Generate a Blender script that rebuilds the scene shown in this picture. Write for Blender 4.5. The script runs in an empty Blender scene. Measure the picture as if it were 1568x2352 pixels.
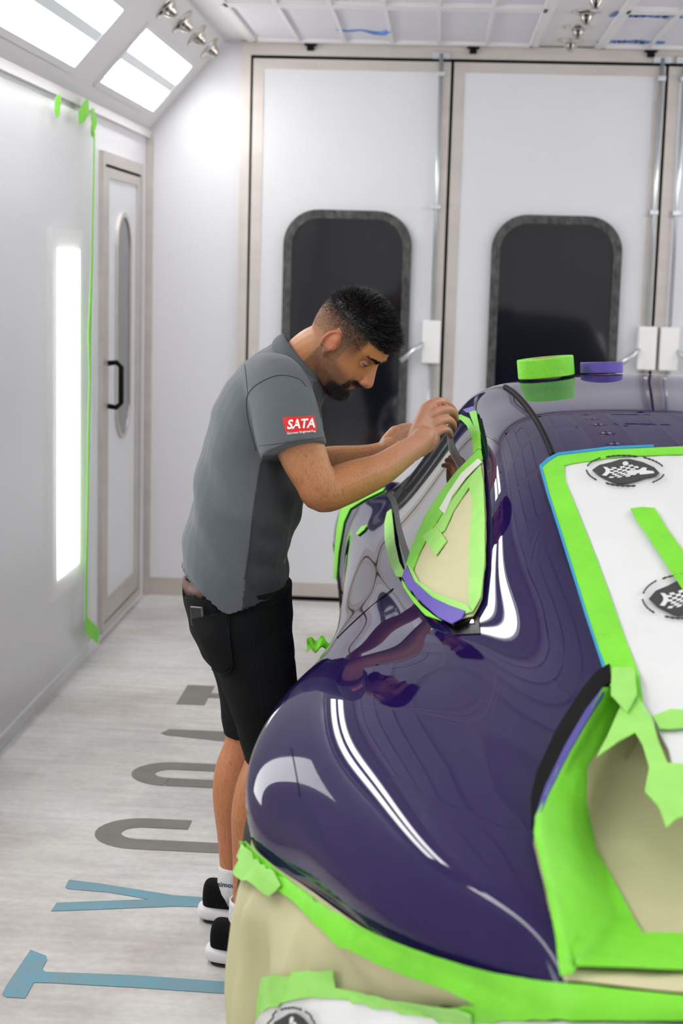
import bpy, bmesh, math, random
import numpy as np
from mathutils import Vector, Matrix, noise
from mathutils.bvhtree import BVHTree
from mathutils.geometry import delaunay_2d_cdt
scene = bpy.context.scene
COL = scene.collection
random.seed(7)
PI = math.pi

# ---------------- camera ----------------
F = 3600.0; H = 1.6
v_ = Vector(((1011.4-784)/F, -(625.8-1176)/F, -1)).normalized()
a_, b_ = math.sin(.0275), math.cos(.0275)
u_ = Vector((a_, b_, (a_*v_[0]+b_*v_[1])/(-v_[2]))).normalized()
x_ = v_.cross(u_)
RW = Matrix((x_, v_, u_))            # rows: world axes in camera space => maps camera vectors to world
cam_d = bpy.data.cameras.new('camera'); cam = bpy.data.objects.new('camera', cam_d); COL.objects.link(cam)
cam.matrix_world = Matrix.Translation((0, 0, H)) @ RW.to_4x4()
cam_d.sensor_fit = 'VERTICAL'; cam_d.sensor_height = 36; cam_d.sensor_width = 24
cam_d.lens = F/2352*36; cam_d.clip_start = .05
cam_d.dof.use_dof = True; cam_d.dof.focus_distance = 3.6; cam_d.dof.aperture_fstop = 4.2
scene.camera = cam
# ---------------- world, exposure ----------------
w = bpy.data.worlds.new('world'); scene.world = w; w.use_nodes = True
w.node_tree.nodes['Background'].inputs[0].default_value = (.65, .65, .66, 1)
w.node_tree.nodes['Background'].inputs[1].default_value = .12
scene.view_settings.view_transform = 'Standard'; scene.view_settings.look = 'None'
scene.view_settings.gamma = 1; scene.view_settings.use_curve_mapping = False
scene.view_settings.exposure = EXPO = 0.43
LIGHT = 12.5; WALL_LIGHT = 3.6

def ray(px, py): return (RW @ Vector(((px-784)/F, -(py-1176)/F, -1.0)))
O = Vector((0, 0, H))
def at(px, py, Y):
    d = ray(px, py); return O + d*(Y/d.y)
def onX(px, py, X):
    d = ray(px, py); return O + d*(X/d.x)
def onZ(px, py, Z):
    d = ray(px, py); return O + d*((Z-H)/d.z)

# ---------------- materials ----------------
def srgb(r, g, b):
    f = lambda c: (c/255/12.92) if c/255 <= .04045 else ((c/255+.055)/1.055)**2.4
    return (f(r), f(g), f(b), 1)
MATS = {}
def mat(name, col, rough=.5, metal=0, coat=0, spec=.5, noise_amt=0, noise_scale=5, col2=None, bump=0, bump_scale=40, trans=0, emit=None, estr=0, sub=0, aniso_scale=None, vcol=None, sheen=0, coat_rough=.02):
    m = bpy.data.materials.new(name); m.use_nodes = True; nt = m.node_tree
    p = nt.nodes['Principled BSDF']
    p.inputs['Base Color'].default_value = col if len(col) == 4 else (*col, 1)
    p.inputs['Roughness'].default_value = rough; p.inputs['Metallic'].default_value = metal
    p.inputs['Coat Weight'].default_value = coat; p.inputs['Coat Roughness'].default_value = coat_rough
    p.inputs['Specular IOR Level'].default_value = spec
    p.inputs['Transmission Weight'].default_value = trans
    if sub:
        p.inputs['Subsurface Weight'].default_value = sub
        p.inputs['Subsurface Radius'].default_value = (1, .35, .2); p.inputs['Subsurface Scale'].default_value = .008
    if sheen: p.inputs['Sheen Weight'].default_value = sheen
    if emit:
        p.inputs['Emission Color'].default_value = emit; p.inputs['Emission Strength'].default_value = estr
    tc = nt.nodes.new('ShaderNodeTexCoord')
    co = tc.outputs['Object']
    if aniso_scale:
        mp = nt.nodes.new('ShaderNodeMapping'); mp.inputs['Scale'].default_value = aniso_scale
        nt.links.new(co, mp.inputs[0]); co = mp.outputs[0]
    colout = None
    if noise_amt or col2:
        n = nt.nodes.new('ShaderNodeTexNoise'); n.inputs['Scale'].default_value = noise_scale; n.inputs['Detail'].default_value = 6
        nt.links.new(co, n.inputs[0])
        r = nt.nodes.new('ShaderNodeMapRange'); r.inputs[1].default_value = .3; r.inputs[2].default_value = .7
        nt.links.new(n.outputs[0], r.inputs[0])
        mx = nt.nodes.new('ShaderNodeMix'); mx.data_type = 'RGBA'
        mx.inputs[6].default_value = p.inputs['Base Color'].default_value[:]
        c2 = col2 if col2 else tuple(max(0, c*(1-noise_amt)) for c in col[:3])+(1,)
        mx.inputs[7].default_value = c2
        nt.links.new(r.outputs[0], mx.inputs[0]); nt.links.new(mx.outputs[2], p.inputs['Base Color'])
        colout = mx.outputs[2]
    if vcol:
        va = nt.nodes.new('ShaderNodeVertexColor'); va.layer_name = vcol
        if colout:
            mm = nt.nodes.new('ShaderNodeMix'); mm.data_type = 'RGBA'; mm.blend_type = 'MULTIPLY'; mm.inputs[0].default_value = 1
            nt.links.new(colout, mm.inputs[6]); nt.links.new(va.outputs[0], mm.inputs[7]); nt.links.new(mm.outputs[2], p.inputs['Base Color'])
        else: nt.links.new(va.outputs[0], p.inputs['Base Color'])
    if bump:
        n2 = nt.nodes.new('ShaderNodeTexNoise'); n2.inputs['Scale'].default_value = bump_scale; n2.inputs['Detail'].default_value = 5
        nt.links.new(co, n2.inputs[0])
        bp = nt.nodes.new('ShaderNodeBump'); bp.inputs['Strength'].default_value = bump; bp.inputs['Distance'].default_value = .01
        nt.links.new(n2.outputs[0], bp.inputs['Height']); nt.links.new(bp.outputs[0], p.inputs['Normal'])
    MATS[name] = m
    return m
M = {}
M['wall'] = mat('white_wall_paint', srgb(226, 226, 230), .35, noise_amt=.03, noise_scale=2)
M['ceil'] = mat('white_ceiling_paint', srgb(225, 223, 224), .4)
M['panel'] = mat('white_door_panel', srgb(222, 223, 227), .3, noise_amt=.03, noise_scale=3)
M['steel'] = mat('brushed_steel', srgb(205, 198, 192), .42, metal=.5, noise_amt=.12, noise_scale=4, aniso_scale=(1, 1, 3))
M['zinc'] = mat('zinc_plated_steel', srgb(205, 212, 216), .3, metal=.8)
M['chrome'] = mat('polished_nozzle_metal', srgb(205, 198, 190), .16, metal=1)
M['black'] = mat('black_rubber', srgb(10, 11, 11), .6, spec=.12)
M['blackrim'] = mat('dusty_black_rubber', srgb(30, 30, 31), .5, col2=srgb(88, 88, 86), noise_scale=45, aniso_scale=(1, 1, .6))
M['blackgloss'] = mat('black_gloss_trim', srgb(8, 9, 10), .12, coat=1)
M['darkglass'] = mat('dark_glass', srgb(17, 20, 27), .06, spec=.6)
M['whiteplastic'] = mat('white_box_plastic', srgb(238, 238, 236), .4)
M['filter'] = mat('filter_cloth', srgb(222, 221, 228), .9, noise_amt=.03, noise_scale=5)
M['bluepen'] = mat('blue_marker', srgb(92, 136, 208), .7)
M['tape_g'] = mat('green_masking_tape', srgb(128, 226, 50), .55, noise_amt=.14, noise_scale=14, bump=.2, bump_scale=90)
M['tape_gl'] = mat('pale_green_masking_tape', srgb(158, 226, 108), .55, noise_amt=.1, noise_scale=18, bump=.15, bump_scale=70)
M['tape_p'] = mat('purple_masking_tape', srgb(96, 80, 178), .55, noise_amt=.1, noise_scale=14, bump=.2, bump_scale=60)
M['tape_c'] = mat('cyan_line_tape', srgb(40, 150, 200), .5)
M['tape_w'] = mat('white_masking_tape', srgb(228, 236, 222), .55)
M['paper'] = mat('beige_masking_paper', srgb(203, 198, 156), .8, noise_amt=.08, noise_scale=6, bump=.3, bump_scale=18)
M['film'] = mat('white_masking_film', srgb(230, 231, 231), .28, noise_amt=.05, noise_scale=6, bump=.35, bump_scale=9, coat=.3)
M['ink'] = mat('dark_grey_print', srgb(58, 60, 58), .5)
M['paint'] = mat('purple_car_paint', srgb(31, 17, 72), .4, coat=1.0, spec=.0, coat_rough=.005)
M['paint'].node_tree.nodes['Principled BSDF'].inputs['Coat IOR'].default_value = 1.42
M['carglass'] = mat('tinted_car_glass', srgb(20, 22, 25), .02, spec=1.0, coat=1.0, coat_rough=0)
M['tyre'] = mat('tyre_rubber', srgb(20, 20, 20), .7)
M['rim'] = mat('dark_wheel_metal', srgb(60, 60, 62), .3, metal=.9)
M['floorblue'] = mat('blue_floor_paint', srgb(102, 160, 180), .6, noise_amt=.22, noise_scale=16, col2=srgb(122, 150, 158))
M['floorgrey'] = mat('grey_floor_paint', srgb(128, 123, 118), .6, noise_amt=.15, noise_scale=12)

# floor: pale dusty concrete
def floor_material():
    m = bpy.data.materials.new('dusty_concrete'); m.use_nodes = True; nt = m.node_tree; N = nt.nodes; L = nt.links
    p = N['Principled BSDF']; p.inputs['Roughness'].default_value = .55
    tc = N.new('ShaderNodeTexCoord')
    n1 = N.new('ShaderNodeTexNoise'); n1.inputs['Scale'].default_value = 1.3; n1.inputs['Detail'].default_value = 8; n1.inputs['Roughness'].default_value = .65
    n2 = N.new('ShaderNodeTexNoise'); n2.inputs['Scale'].default_value = 45; n2.inputs['Detail'].default_value = 4
    mp = N.new('ShaderNodeMapping'); mp.inputs['Scale'].default_value = (1, 9, 1); mp.inputs['Rotation'].default_value = (0, 0, .1)
    n3 = N.new('ShaderNodeTexNoise'); n3.inputs['Scale'].default_value = 3; n3.inputs['Detail'].default_value = 7
    br = N.new('ShaderNodeTexBrick'); br.inputs['Scale'].default_value = 1.0
    br.inputs['Color1'].default_value = (1, 1, 1, 1); br.inputs['Color2'].default_value = (.86, .87, .89, 1); br.inputs['Mortar'].default_value = (.95, .95, .95, 1)
    br.inputs['Mortar Size'].default_value = .004; br.inputs['Brick Width'].default_value = .62; br.inputs['Row Height'].default_value = .31; br.offset = .37
    L.new(tc.outputs['Object'], n1.inputs[0]); L.new(tc.outputs['Object'], n2.inputs[0]); L.new(tc.outputs['Object'], mp.inputs[0]); L.new(mp.outputs[0], n3.inputs[0]); L.new(tc.outputs['Object'], br.inputs[0])
    cr = N.new('ShaderNodeValToRGB'); e = cr.color_ramp.elements
    e[0].position = .28; e[0].color = srgb(178, 170, 165); e[1].position = .62; e[1].color = srgb(224, 222, 218)
    L.new(n1.outputs[0], cr.inputs[0])
    m1 = N.new('ShaderNodeMix'); m1.data_type = 'RGBA'; m1.blend_type = 'MULTIPLY'; m1.inputs[0].default_value = .6
    L.new(cr.outputs[0], m1.inputs[6]); L.new(br.outputs[0], m1.inputs[7])
    r3 = N.new('ShaderNodeMapRange'); r3.inputs[1].default_value = .35; r3.inputs[2].default_value = .65; r3.inputs[3].default_value = .93; r3.inputs[4].default_value = 1.07
    L.new(n3.outputs[0], r3.inputs[0])
    m2 = N.new('ShaderNodeMix'); m2.data_type = 'RGBA'; m2.blend_type = 'MULTIPLY'; m2.inputs[0].default_value = 1
    L.new(m1.outputs[2], m2.inputs[6]); L.new(r3.outputs[0], m2.inputs[7])
    r2 = N.new('ShaderNodeMapRange'); r2.inputs[1].default_value = .3; r2.inputs[2].default_value = .7; r2.inputs[3].default_value = .93; r2.inputs[4].default_value = 1.06
    L.new(n2.outputs[0], r2.inputs[0])
    m3 = N.new('ShaderNodeMix'); m3.data_type = 'RGBA'; m3.blend_type = 'MULTIPLY'; m3.inputs[0].default_value = 1
    L.new(m2.outputs[2], m3.inputs[6]); L.new(r2.outputs[0], m3.inputs[7]); L.new(m3.outputs[2], p.inputs['Base Color'])
    return m
M['floor'] = floor_material()
def emissive(name, strength, col=(1, 1, 1, 1)):
    m = bpy.data.materials.new(name); m.use_nodes = True; p = m.node_tree.nodes['Principled BSDF']
    p.inputs['Base Color'].default_value = (.9, .9, .9, 1)
    p.inputs['Emission Color'].default_value = col; p.inputs['Emission Strength'].default_value = strength
    return m
M['lit'] = emissive('lit_tube_diffuser', LIGHT, (1, .99, .965, 1))
M['lit_dim'] = mat('fixture_centre_glass', srgb(150, 160, 164), .3, emit=(.95, .98, 1, 1), estr=.22)
M['lit_glow'] = emissive('glowing_diffuser', 1.6, (.97, .99, 1, 1))
M['lit_wall'] = emissive('lit_wall_diffuser', WALL_LIGHT, (1, 1, .98, 1))
def film_clear():
    m = bpy.data.materials.new('clear_wall_film'); m.use_nodes = True; nt = m.node_tree; p = nt.nodes['Principled BSDF']
    p.inputs['Base Color'].default_value = (.92, .92, .93, 1); p.inputs['Roughness'].default_value = .25; p.inputs['Alpha'].default_value = .32
    tc = nt.nodes.new('ShaderNodeTexCoord'); mp = nt.nodes.new('ShaderNodeMapping'); mp.inputs['Scale'].default_value = (1, 2.2, .5); mp.inputs['Rotation'].default_value = (.5, 0, 0)
    n = nt.nodes.new('ShaderNodeTexNoise'); n.inputs['Scale'].default_value = 2.2; n.inputs['Detail'].default_value = 5; n.inputs['Distortion'].default_value = .8
    b = nt.nodes.new('ShaderNodeBump'); b.inputs['Strength'].default_value = .06; b.inputs['Distance'].default_value = .03
    nt.links.new(tc.outputs['Object'], mp.inputs[0]); nt.links.new(mp.outputs[0], n.inputs[0]); nt.links.new(n.outputs[0], b.inputs['Height']); nt.links.new(b.outputs[0], p.inputs['Normal'])
    return m
M['clear'] = film_clear()

# ---------------- object helpers ----------------
def link(name, me, m=None, parent=None):
    o = bpy.data.objects.new(name, me); COL.objects.link(o)
    if m is not None: me.materials.append(m)
    if parent: o.parent = parent
    return o
def tag(o, label, cat, group=None):
    o['label'] = label; o['category'] = cat
    if group: o['group'] = group
    return o
def struct(o): o['kind'] = 'structure'; return o
def thing(name, label, cat, group=None, loc=(0, 0, 0)):
    o = bpy.data.objects.new(name, None); COL.objects.link(o); o.empty_display_size = .1; o.location = loc
    return tag(o, label, cat, group)
def obj(name, verts, faces, m=None, parent=None, smooth=False):
    me = bpy.data.meshes.new(name); me.from_pydata([tuple(v) for v in verts], [], faces); me.update()
    if smooth: me.polygons.foreach_set('use_smooth', [True]*len(me.polygons))
    return link(name, me, m, parent)
def bmobj(name, bm, m=None, parent=None, smooth=False):
    me = bpy.data.meshes.new(name); bm.normal_update(); bm.to_mesh(me); bm.free()
    if smooth: me.polygons.foreach_set('use_smooth', [True]*len(me.polygons))
    return link(name, me, m, parent)
def add_box(bm, lo, hi, bevel=0):
    lo = Vector(lo); hi = Vector(hi); c = (lo+hi)/2; s = hi-lo
    r = bmesh.ops.create_cube(bm, size=1, matrix=Matrix.Translation(c) @ Matrix.Diagonal((*s, 1)))
    if bevel:
        es = set()
        for v in r['verts']: es.update(v.link_edges)
        bmesh.ops.bevel(bm, geom=list(es), offset=bevel, segments=2, affect='EDGES', profile=.5)
def box(name, lo, hi, m, parent=None, bevel=0):
    bm = bmesh.new(); add_box(bm, lo, hi, bevel); return bmobj(name, bm, m, parent)
def frame_of(d):
    d = d.normalized(); a = Vector((0, 0, 1)) if abs(d.z) < .9 else Vector((1, 0, 0))
    x = d.cross(a).normalized(); return x, x.cross(d).normalized()
def add_tube(bm, pts, r, seg=10, cap=True):
    pts = [Vector(p) for p in pts]; rs = r if isinstance(r, (list, tuple)) else [r]*len(pts)
    rings = []; px = None
    for i, p in enumerate(pts):
        d = (pts[min(i+1, len(pts)-1)]-pts[max(i-1, 0)]).normalized()
        if px is None: px, py = frame_of(d)
        else:
            px = (px - d*px.dot(d)).normalized(); py = px.cross(d).normalized()
        rings.append([bm.verts.new(p+(px*math.cos(t)+py*math.sin(t))*rs[i]) for t in [2*PI*k/seg for k in range(seg)]])
    for a, b in zip(rings, rings[1:]):
        for k in range(seg): bm.faces.new((a[k], a[(k+1) % seg], b[(k+1) % seg], b[k]))
    if cap: bm.faces.new(rings[0][::-1]); bm.faces.new(rings[-1])
def tube(name, pts, r, m, parent=None, seg=10):
    bm = bmesh.new(); add_tube(bm, pts, r, seg); bmesh.ops.recalc_face_normals(bm, faces=bm.faces); return bmobj(name, bm, m, parent, True)
def lathe(bm, prof, M4=Matrix(), seg=32, closed=False):
    rings = [[bm.verts.new(M4 @ Vector((r*math.cos(2*PI*k/seg), r*math.sin(2*PI*k/seg), z))) for k in range(seg)] for r, z in prof]
    pr = list(zip(rings, rings[1:])) + ([(rings[-1], rings[0])] if closed else [])
    for a, b in pr:
        for k in range(seg): bm.faces.new((a[k], a[(k+1) % seg], b[(k+1) % seg], b[k]))
    if not closed:
        bm.faces.new(rings[0][::-1]); bm.faces.new(rings[-1])
def prism(name, poly, n, depth, m, parent=None):
    """poly: 3D points of a flat outline, extruded along n by depth"""
    n = Vector(n)*depth; k = len(poly); vs = [Vector(p) for p in poly]+[Vector(p)+n for p in poly]
    fs = [list(range(k))[::-1], list(range(k, 2*k))]+[[i, (i+1) % k, (i+1) % k+k, i+k] for i in range(k)]
    o = obj(name, vs, fs, m, parent)
    bm = bmesh.new(); bm.from_mesh(o.data); bmesh.ops.recalc_face_normals(bm, faces=bm.faces); bm.to_mesh(o.data); bm.free()
    return o
def rrect(a0, a1, b0, b1, r, n=8):
    out = []
    for cx, cy, s in ((a1-r, b1-r, 0), (a0+r, b1-r, 1), (a0+r, b0+r, 2), (a1-r, b0+r, 3)):
        for k in range(n+1):
            t = (s+k/n)*PI/2; out.append((cx+r*math.cos(t), cy+r*math.sin(t)))
    return out
def ring_prism(name, outer, inner, to3, n, depth, m, parent=None):
    k = len(outer); N = Vector(n)*depth
    A = [to3(*p) for p in outer]; B = [to3(*p) for p in inner]
    vs = A+B+[p+N for p in A]+[p+N for p in B]; fs = []
    for i in range(k):
        j = (i+1) % k
        fs += [(i, j, k+j, k+i), (2*k+i, 3*k+i, 3*k+j, 2*k+j), (i, 2*k+i, 2*k+j, j), (k+i, k+j, 3*k+j, 3*k+i)]
    o = obj(name, vs, fs, m, parent)
    bm = bmesh.new(); bm.from_mesh(o.data); bmesh.ops.recalc_face_normals(bm, faces=bm.faces); bm.to_mesh(o.data); bm.free()
    return o
def text_mesh(txt, size, mtx, extrude=.0005, shear=0, font_off=0, space=1):
    c = bpy.data.curves.new('t', 'FONT'); c.body = txt; c.size = size; c.extrude = extrude; c.shear = shear; c.offset = font_off; c.space_character = space
    c.align_x = 'CENTER'; c.align_y = 'CENTER'; c.resolution_u = 3
    o = bpy.data.objects.new('t', c); COL.objects.link(o)
    dg = bpy.context.evaluated_depsgraph_get(); me = bpy.data.meshes.new_from_object(o.evaluated_get(dg))
    bpy.data.objects.remove(o); bpy.data.curves.remove(c)
    if mtx is not None: me.transform(mtx)
    return me

# ================= ROOM =================
D = 7.483; W = 1.398; Z1 = 2.22; W2 = 1.032; C = 2.637; XR = .535*2+W; YB = -3.0
XR2 = .535*2+W2
struct(box('floor', (-W-.1, YB-.1, -.1), (XR+.1, D+.1, 0), M['floor']))
struct(box('wall_back', (-W-.1, D, -.05), (XR+.1, D+.1, C+.1), M['wall']))
struct(box('wall_front', (-W-.1, YB-.1, -.05), (XR+.1, YB, C+.1), M['wall']))
struct(box('wall_left', (-W-.1, YB, -.05), (-W, D, Z1), M['wall']))
struct(box('wall_right', (XR, YB, -.05), (XR+.1, D, Z1), M['wall']))
struct(box('ceiling', (-W2, YB, C), (XR2, D, C+.1), M['ceil']))
def slab(name, p, q, off, y0, y1, m, parent=None, t=.06):
    """slab along Y on the segment p-q in XZ, off toward the room normal"""
    p = Vector((p[0], 0, p[1])); q = Vector((q[0], 0, q[1])); d = (q-p).normalized(); n = Vector((d.z, 0, -d.x))
    if n.z > 0: n = -n
    A = [p+n*off, q+n*off, q+n*(off-t), p+n*(off-t)]
    vs = [a+Vector((0, y0, 0)) for a in A]+[a+Vector((0, y1, 0)) for a in A]
    o = obj(name, vs, [(0, 1, 2, 3), (7, 6, 5, 4)]+[(i, i+4, (i+1) % 4+4, (i+1) % 4) for i in range(4)], m, parent)
    bm = bmesh.new(); bm.from_mesh(o.data); bmesh.ops.recalc_face_normals(bm, faces=bm.faces); bm.to_mesh(o.data); bm.free()
    return o
struct(slab('wall_slope_left', (-W, Z1), (-W2, C), 0, YB, D, M['ceil']))
struct(slab('wall_slope_right', (XR, Z1), (XR2, C), 0, YB, D, M['ceil']))
# rails above the side walls
struct(box('trim_1', (-W, YB, Z1-.035), (-W+.02, D, Z1), M['ceil']))
struct(box('trim_2', (XR-.02, YB, Z1-.035), (XR, D, Z1), M['ceil']))
# steel corner angle, base strips
struct(box('trim_3', (-W, D-.03, 0), (-W+.03, D, Z1-.02), M['steel']))
struct(box('baseboard_back', (-W+.03, D-.012, 0), (-.95, D, .085), M['steel']))
struct(box('baseboard_left', (-W, YB, 0), (-W+.012, 6.41, .05), M['wall']))

# sloped light fixtures
def slope_light(side, y0, y1, label):
    f = (lambda x: x) if side < 0 else (lambda x: 1.07-x)
    P = lambda t: (f(-W+(W-W2)*t), Z1+(C-Z1)*t)
    t0, t1 = .172, .655
    T = thing('ceiling_light', label, 'ceiling light', 'sloped ceiling light fixtures', (P(.4)[0], (y0+y1)/2, P(.4)[1]))
    def part(n, ta, tb, off, ya, yb, m, t):
        o = slab(n, P(ta), P(tb), off, ya, yb, m, None, t); o.parent = T; o.matrix_parent_inverse = Matrix.Translation(-T.location); return o
    e = .045
    fr = bmesh.new()
    for ta, tb, ya, yb in ((t0-e, t0, y0-.03, y1+.03), (t1, t1+e, y0-.03, y1+.03), (t0, t1, y0-.03, y0), (t0, t1, y1, y1+.03)):
        o = slab('x', P(ta), P(tb), .008, ya, yb, None, None, .012); fr.from_mesh(o.data); bpy.data.objects.remove(o)
    o = bmobj('fixture_frame', fr, M['ceil'], T); o.matrix_parent_inverse = Matrix.Translation(-T.location)
    w = (t1-t0)
    part('lit_tube', t0+w*.09, t0+w*.38, .0045, y0+.02, y1-.02, M['lit'], .004)
    part('lit_tube', t1-w*.38, t1-w*.09, .0045, y0+.02, y1-.02, M['lit'], .004)
    part('diffuser', t0, t0+w*.44, .002, y0, y1, M['lit_glow'], .004)
    part('diffuser', t1-w*.42, t1, .002, y0, y1, M['lit_glow'], .004)
    part('centre_glass', t0+w*.44, t1-w*.42, .004, y0, y1, M['lit_dim'], .004)
    return T
YL = [(6.13, 7.25, 'farthest from the camera'), (3.3, 5.70, 'second from the far end'), (.5, 2.9, 'third from the far end'), (-2.3, .1, 'fourth from the far end')]
for y0, y1, d in YL:
    slope_light(-1, y0, y1, 'lit fluorescent light panel in left slope of ceiling, '+d)
    slope_light(1, y0, y1, 'lit fluorescent light panel in right slope of ceiling, '+d)
# vertical wall lights
def wall_light(X, n, y0, y1, label):
    T = thing('wall_light', label, 'wall light', 'upright wall lights')
    r = lambda a, b, c, d: [(a, c), (b, c), (b, d), (a, d)]
    to3 = lambda y, z: Vector((X, y, z))
    ring_prism('fixture_frame', r(y0-.07, y1+.05, .36, 1.72), r(y0, y1, .43, 1.65), to3, (n, 0, 0), .02, M['whiteplastic'], T)
    prism('lit_diffuser', [to3(*p) for p in r(y0, y1, .43, 1.65)], (n, 0, 0), .008, M['lit_wall'], T)
for i, y in enumerate((5.64, 3.4, 1.0)):
    wall_light(-W, 1, y, y+.36, 'tall lit upright light panel in left wall, '+['beside the narrow steel-framed door', 'level with the car door', 'nearest the camera'][i])
    wall_light(XR, -1, y, y+.36, 'tall lit upright light panel in right wall, '+['near the far doors', 'level with the car door', 'nearest the camera'][i])

# ceiling filter frames
def filter_bay(x0, x1, y0, y1, nx, label):
    T = thing('filter_panel', label, 'ceiling filter', 'ceiling filter bays')
    box('filter_cloth', (x0, y0, C-.004), (x1, y1, C-.001), M['filter'], T)
    bm = bmesh.new()
    for a in (x0, x1): add_box(bm, (a-.022, y0-.02, C-.014), (a+.022, y1+.02, C), .003)
    for a in (y0, y1): add_box(bm, (x0, a-.02, C-.014), (x1, a+.02, C), .003)
    bmobj('filter_frame', bm, M['ceil'], T)
    bm = bmesh.new()
    for i in range(1, nx): add_box(bm, (x0+(x1-x0)*i/nx-.008, y0, C-.013), (x0+(x1-x0)*i/nx+.008, y1, C-.004))
    for yy in (y0+.05, y1-.05): add_box(bm, (x0, yy-.004, C-.010), (x1, yy+.004, C-.004))
    bmobj('support_grid', bm, M['ceil'], T)
    return T
fy = [(6.43, 7.40), (5.35, 6.38), (4.3, 5.3), (3.25, 4.25), (2.2, 3.2), (1.15, 2.15), (.1, 1.1), (-.95, .05), (-2.0, -1.0), (-2.95, -2.05)]
nm = ['nearest the far doors', 'second from the far doors', 'third from the far doors', 'fourth from the far doors', 'fifth from the far doors', 'sixth from the far doors', 'seventh from the far doors', 'eighth from the far doors', 'ninth from the far doors', 'tenth from the far doors']
bays = []
for i, (a, b) in enumerate(fy):
    bays.append(filter_bay(-.90, .385, a, b, 6, 'white gridded filter panel left of the nozzle strip, '+nm[i]))
    bays.append(filter_bay(.685, 1.97, a, b, 6, 'white gridded filter panel right of the nozzle strip, '+nm[i]))
# blue print on the filters
def filter_print(bay, px, py, wid, rot, txt):
    p = onZ(px, py, C-.0055)
    me = text_mesh(txt, wid, Matrix.Translation(p) @ Matrix.Rotation(PI, 4, 'X') @ Matrix.Rotation(rot, 4, 'Z') @ Matrix.Diagonal((.6, 1.3, 1, 1)), .0006, 0, .012)
    link('blue_print', me, M['bluepen'], bay)
filter_print(bays[1], 1498, 36, .085, 0, 'Ameri-Chip Inc')
filter_print(bays[1], 1450, 96, .075, 0, 'Ameri-Chip Inc')
bm = bmesh.new(); add_tube(bm, [onZ(x, y, C-.005) for x, y in ((772, 68), (800, 70), (830, 68), (860, 74), (880, 74), (896, 68))], [.004, .008, .006, .012, .016, .01], 6)
bmobj('blue_print', bm, M['bluepen'], bays[0], True)

# nozzles
def nozzle_mesh():
    bm = bmesh.new()
    lathe(bm, [(r_*.74, z_*.78) for r_, z_ in [(.078, 0), (.08, -.004), (.072, -.008), (.056, -.012), (.043, -.02), (.037, -.034), (.032, -.046), (.024, -.052), (.021, -.062), (.014, -.064), (.013, -.052)]], seg=24)
    bmesh.ops.recalc_face_normals(bm, faces=bm.faces)
    me = bpy.data.meshes.new('air_nozzle'); bm.to_mesh(me); bm.free(); me.materials.append(M['chrome'])
    me.polygons.foreach_set('use_smooth', [True]*len(me.polygons)); return me
NZ = nozzle_mesh()
def nozzle(loc, rot, label, group):
    o = bpy.data.objects.new('air_nozzle', NZ); COL.objects.link(o); o.location = loc; o.rotation_euler = rot; tag(o, label, 'air nozzle', group)
order = ['first', 'second', 'third', 'fourth', 'fifth', 'sixth', 'seventh', 'eighth', 'ninth', 'tenth', 'eleventh', 'twelfth']
for i in range(12):
    nozzle((.54, 7.26-.385*i, C), (0, 0, 0), 'chrome air nozzle in middle ceiling strip, %s from the far doors' % order[i], 'ceiling strip air nozzles')
for i, y in enumerate((7.294, 6.915, 6.542, 6.17)):
    nozzle((-1.084, y, 2.578), (0, math.atan2(-(C-Z1), -(W-W2))*0+math.radians(131.3-180), 0), 'chrome air nozzle above the left slope lights, %s from the far corner' % order[i], 'left slope air nozzles')
    nozzle((1.07+1.084, y, 2.578), (0, -math.radians(131.3-180), 0), 'chrome air nozzle above the right slope lights, %s from the far corner' % order[i], 'right slope air nozzles')

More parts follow.
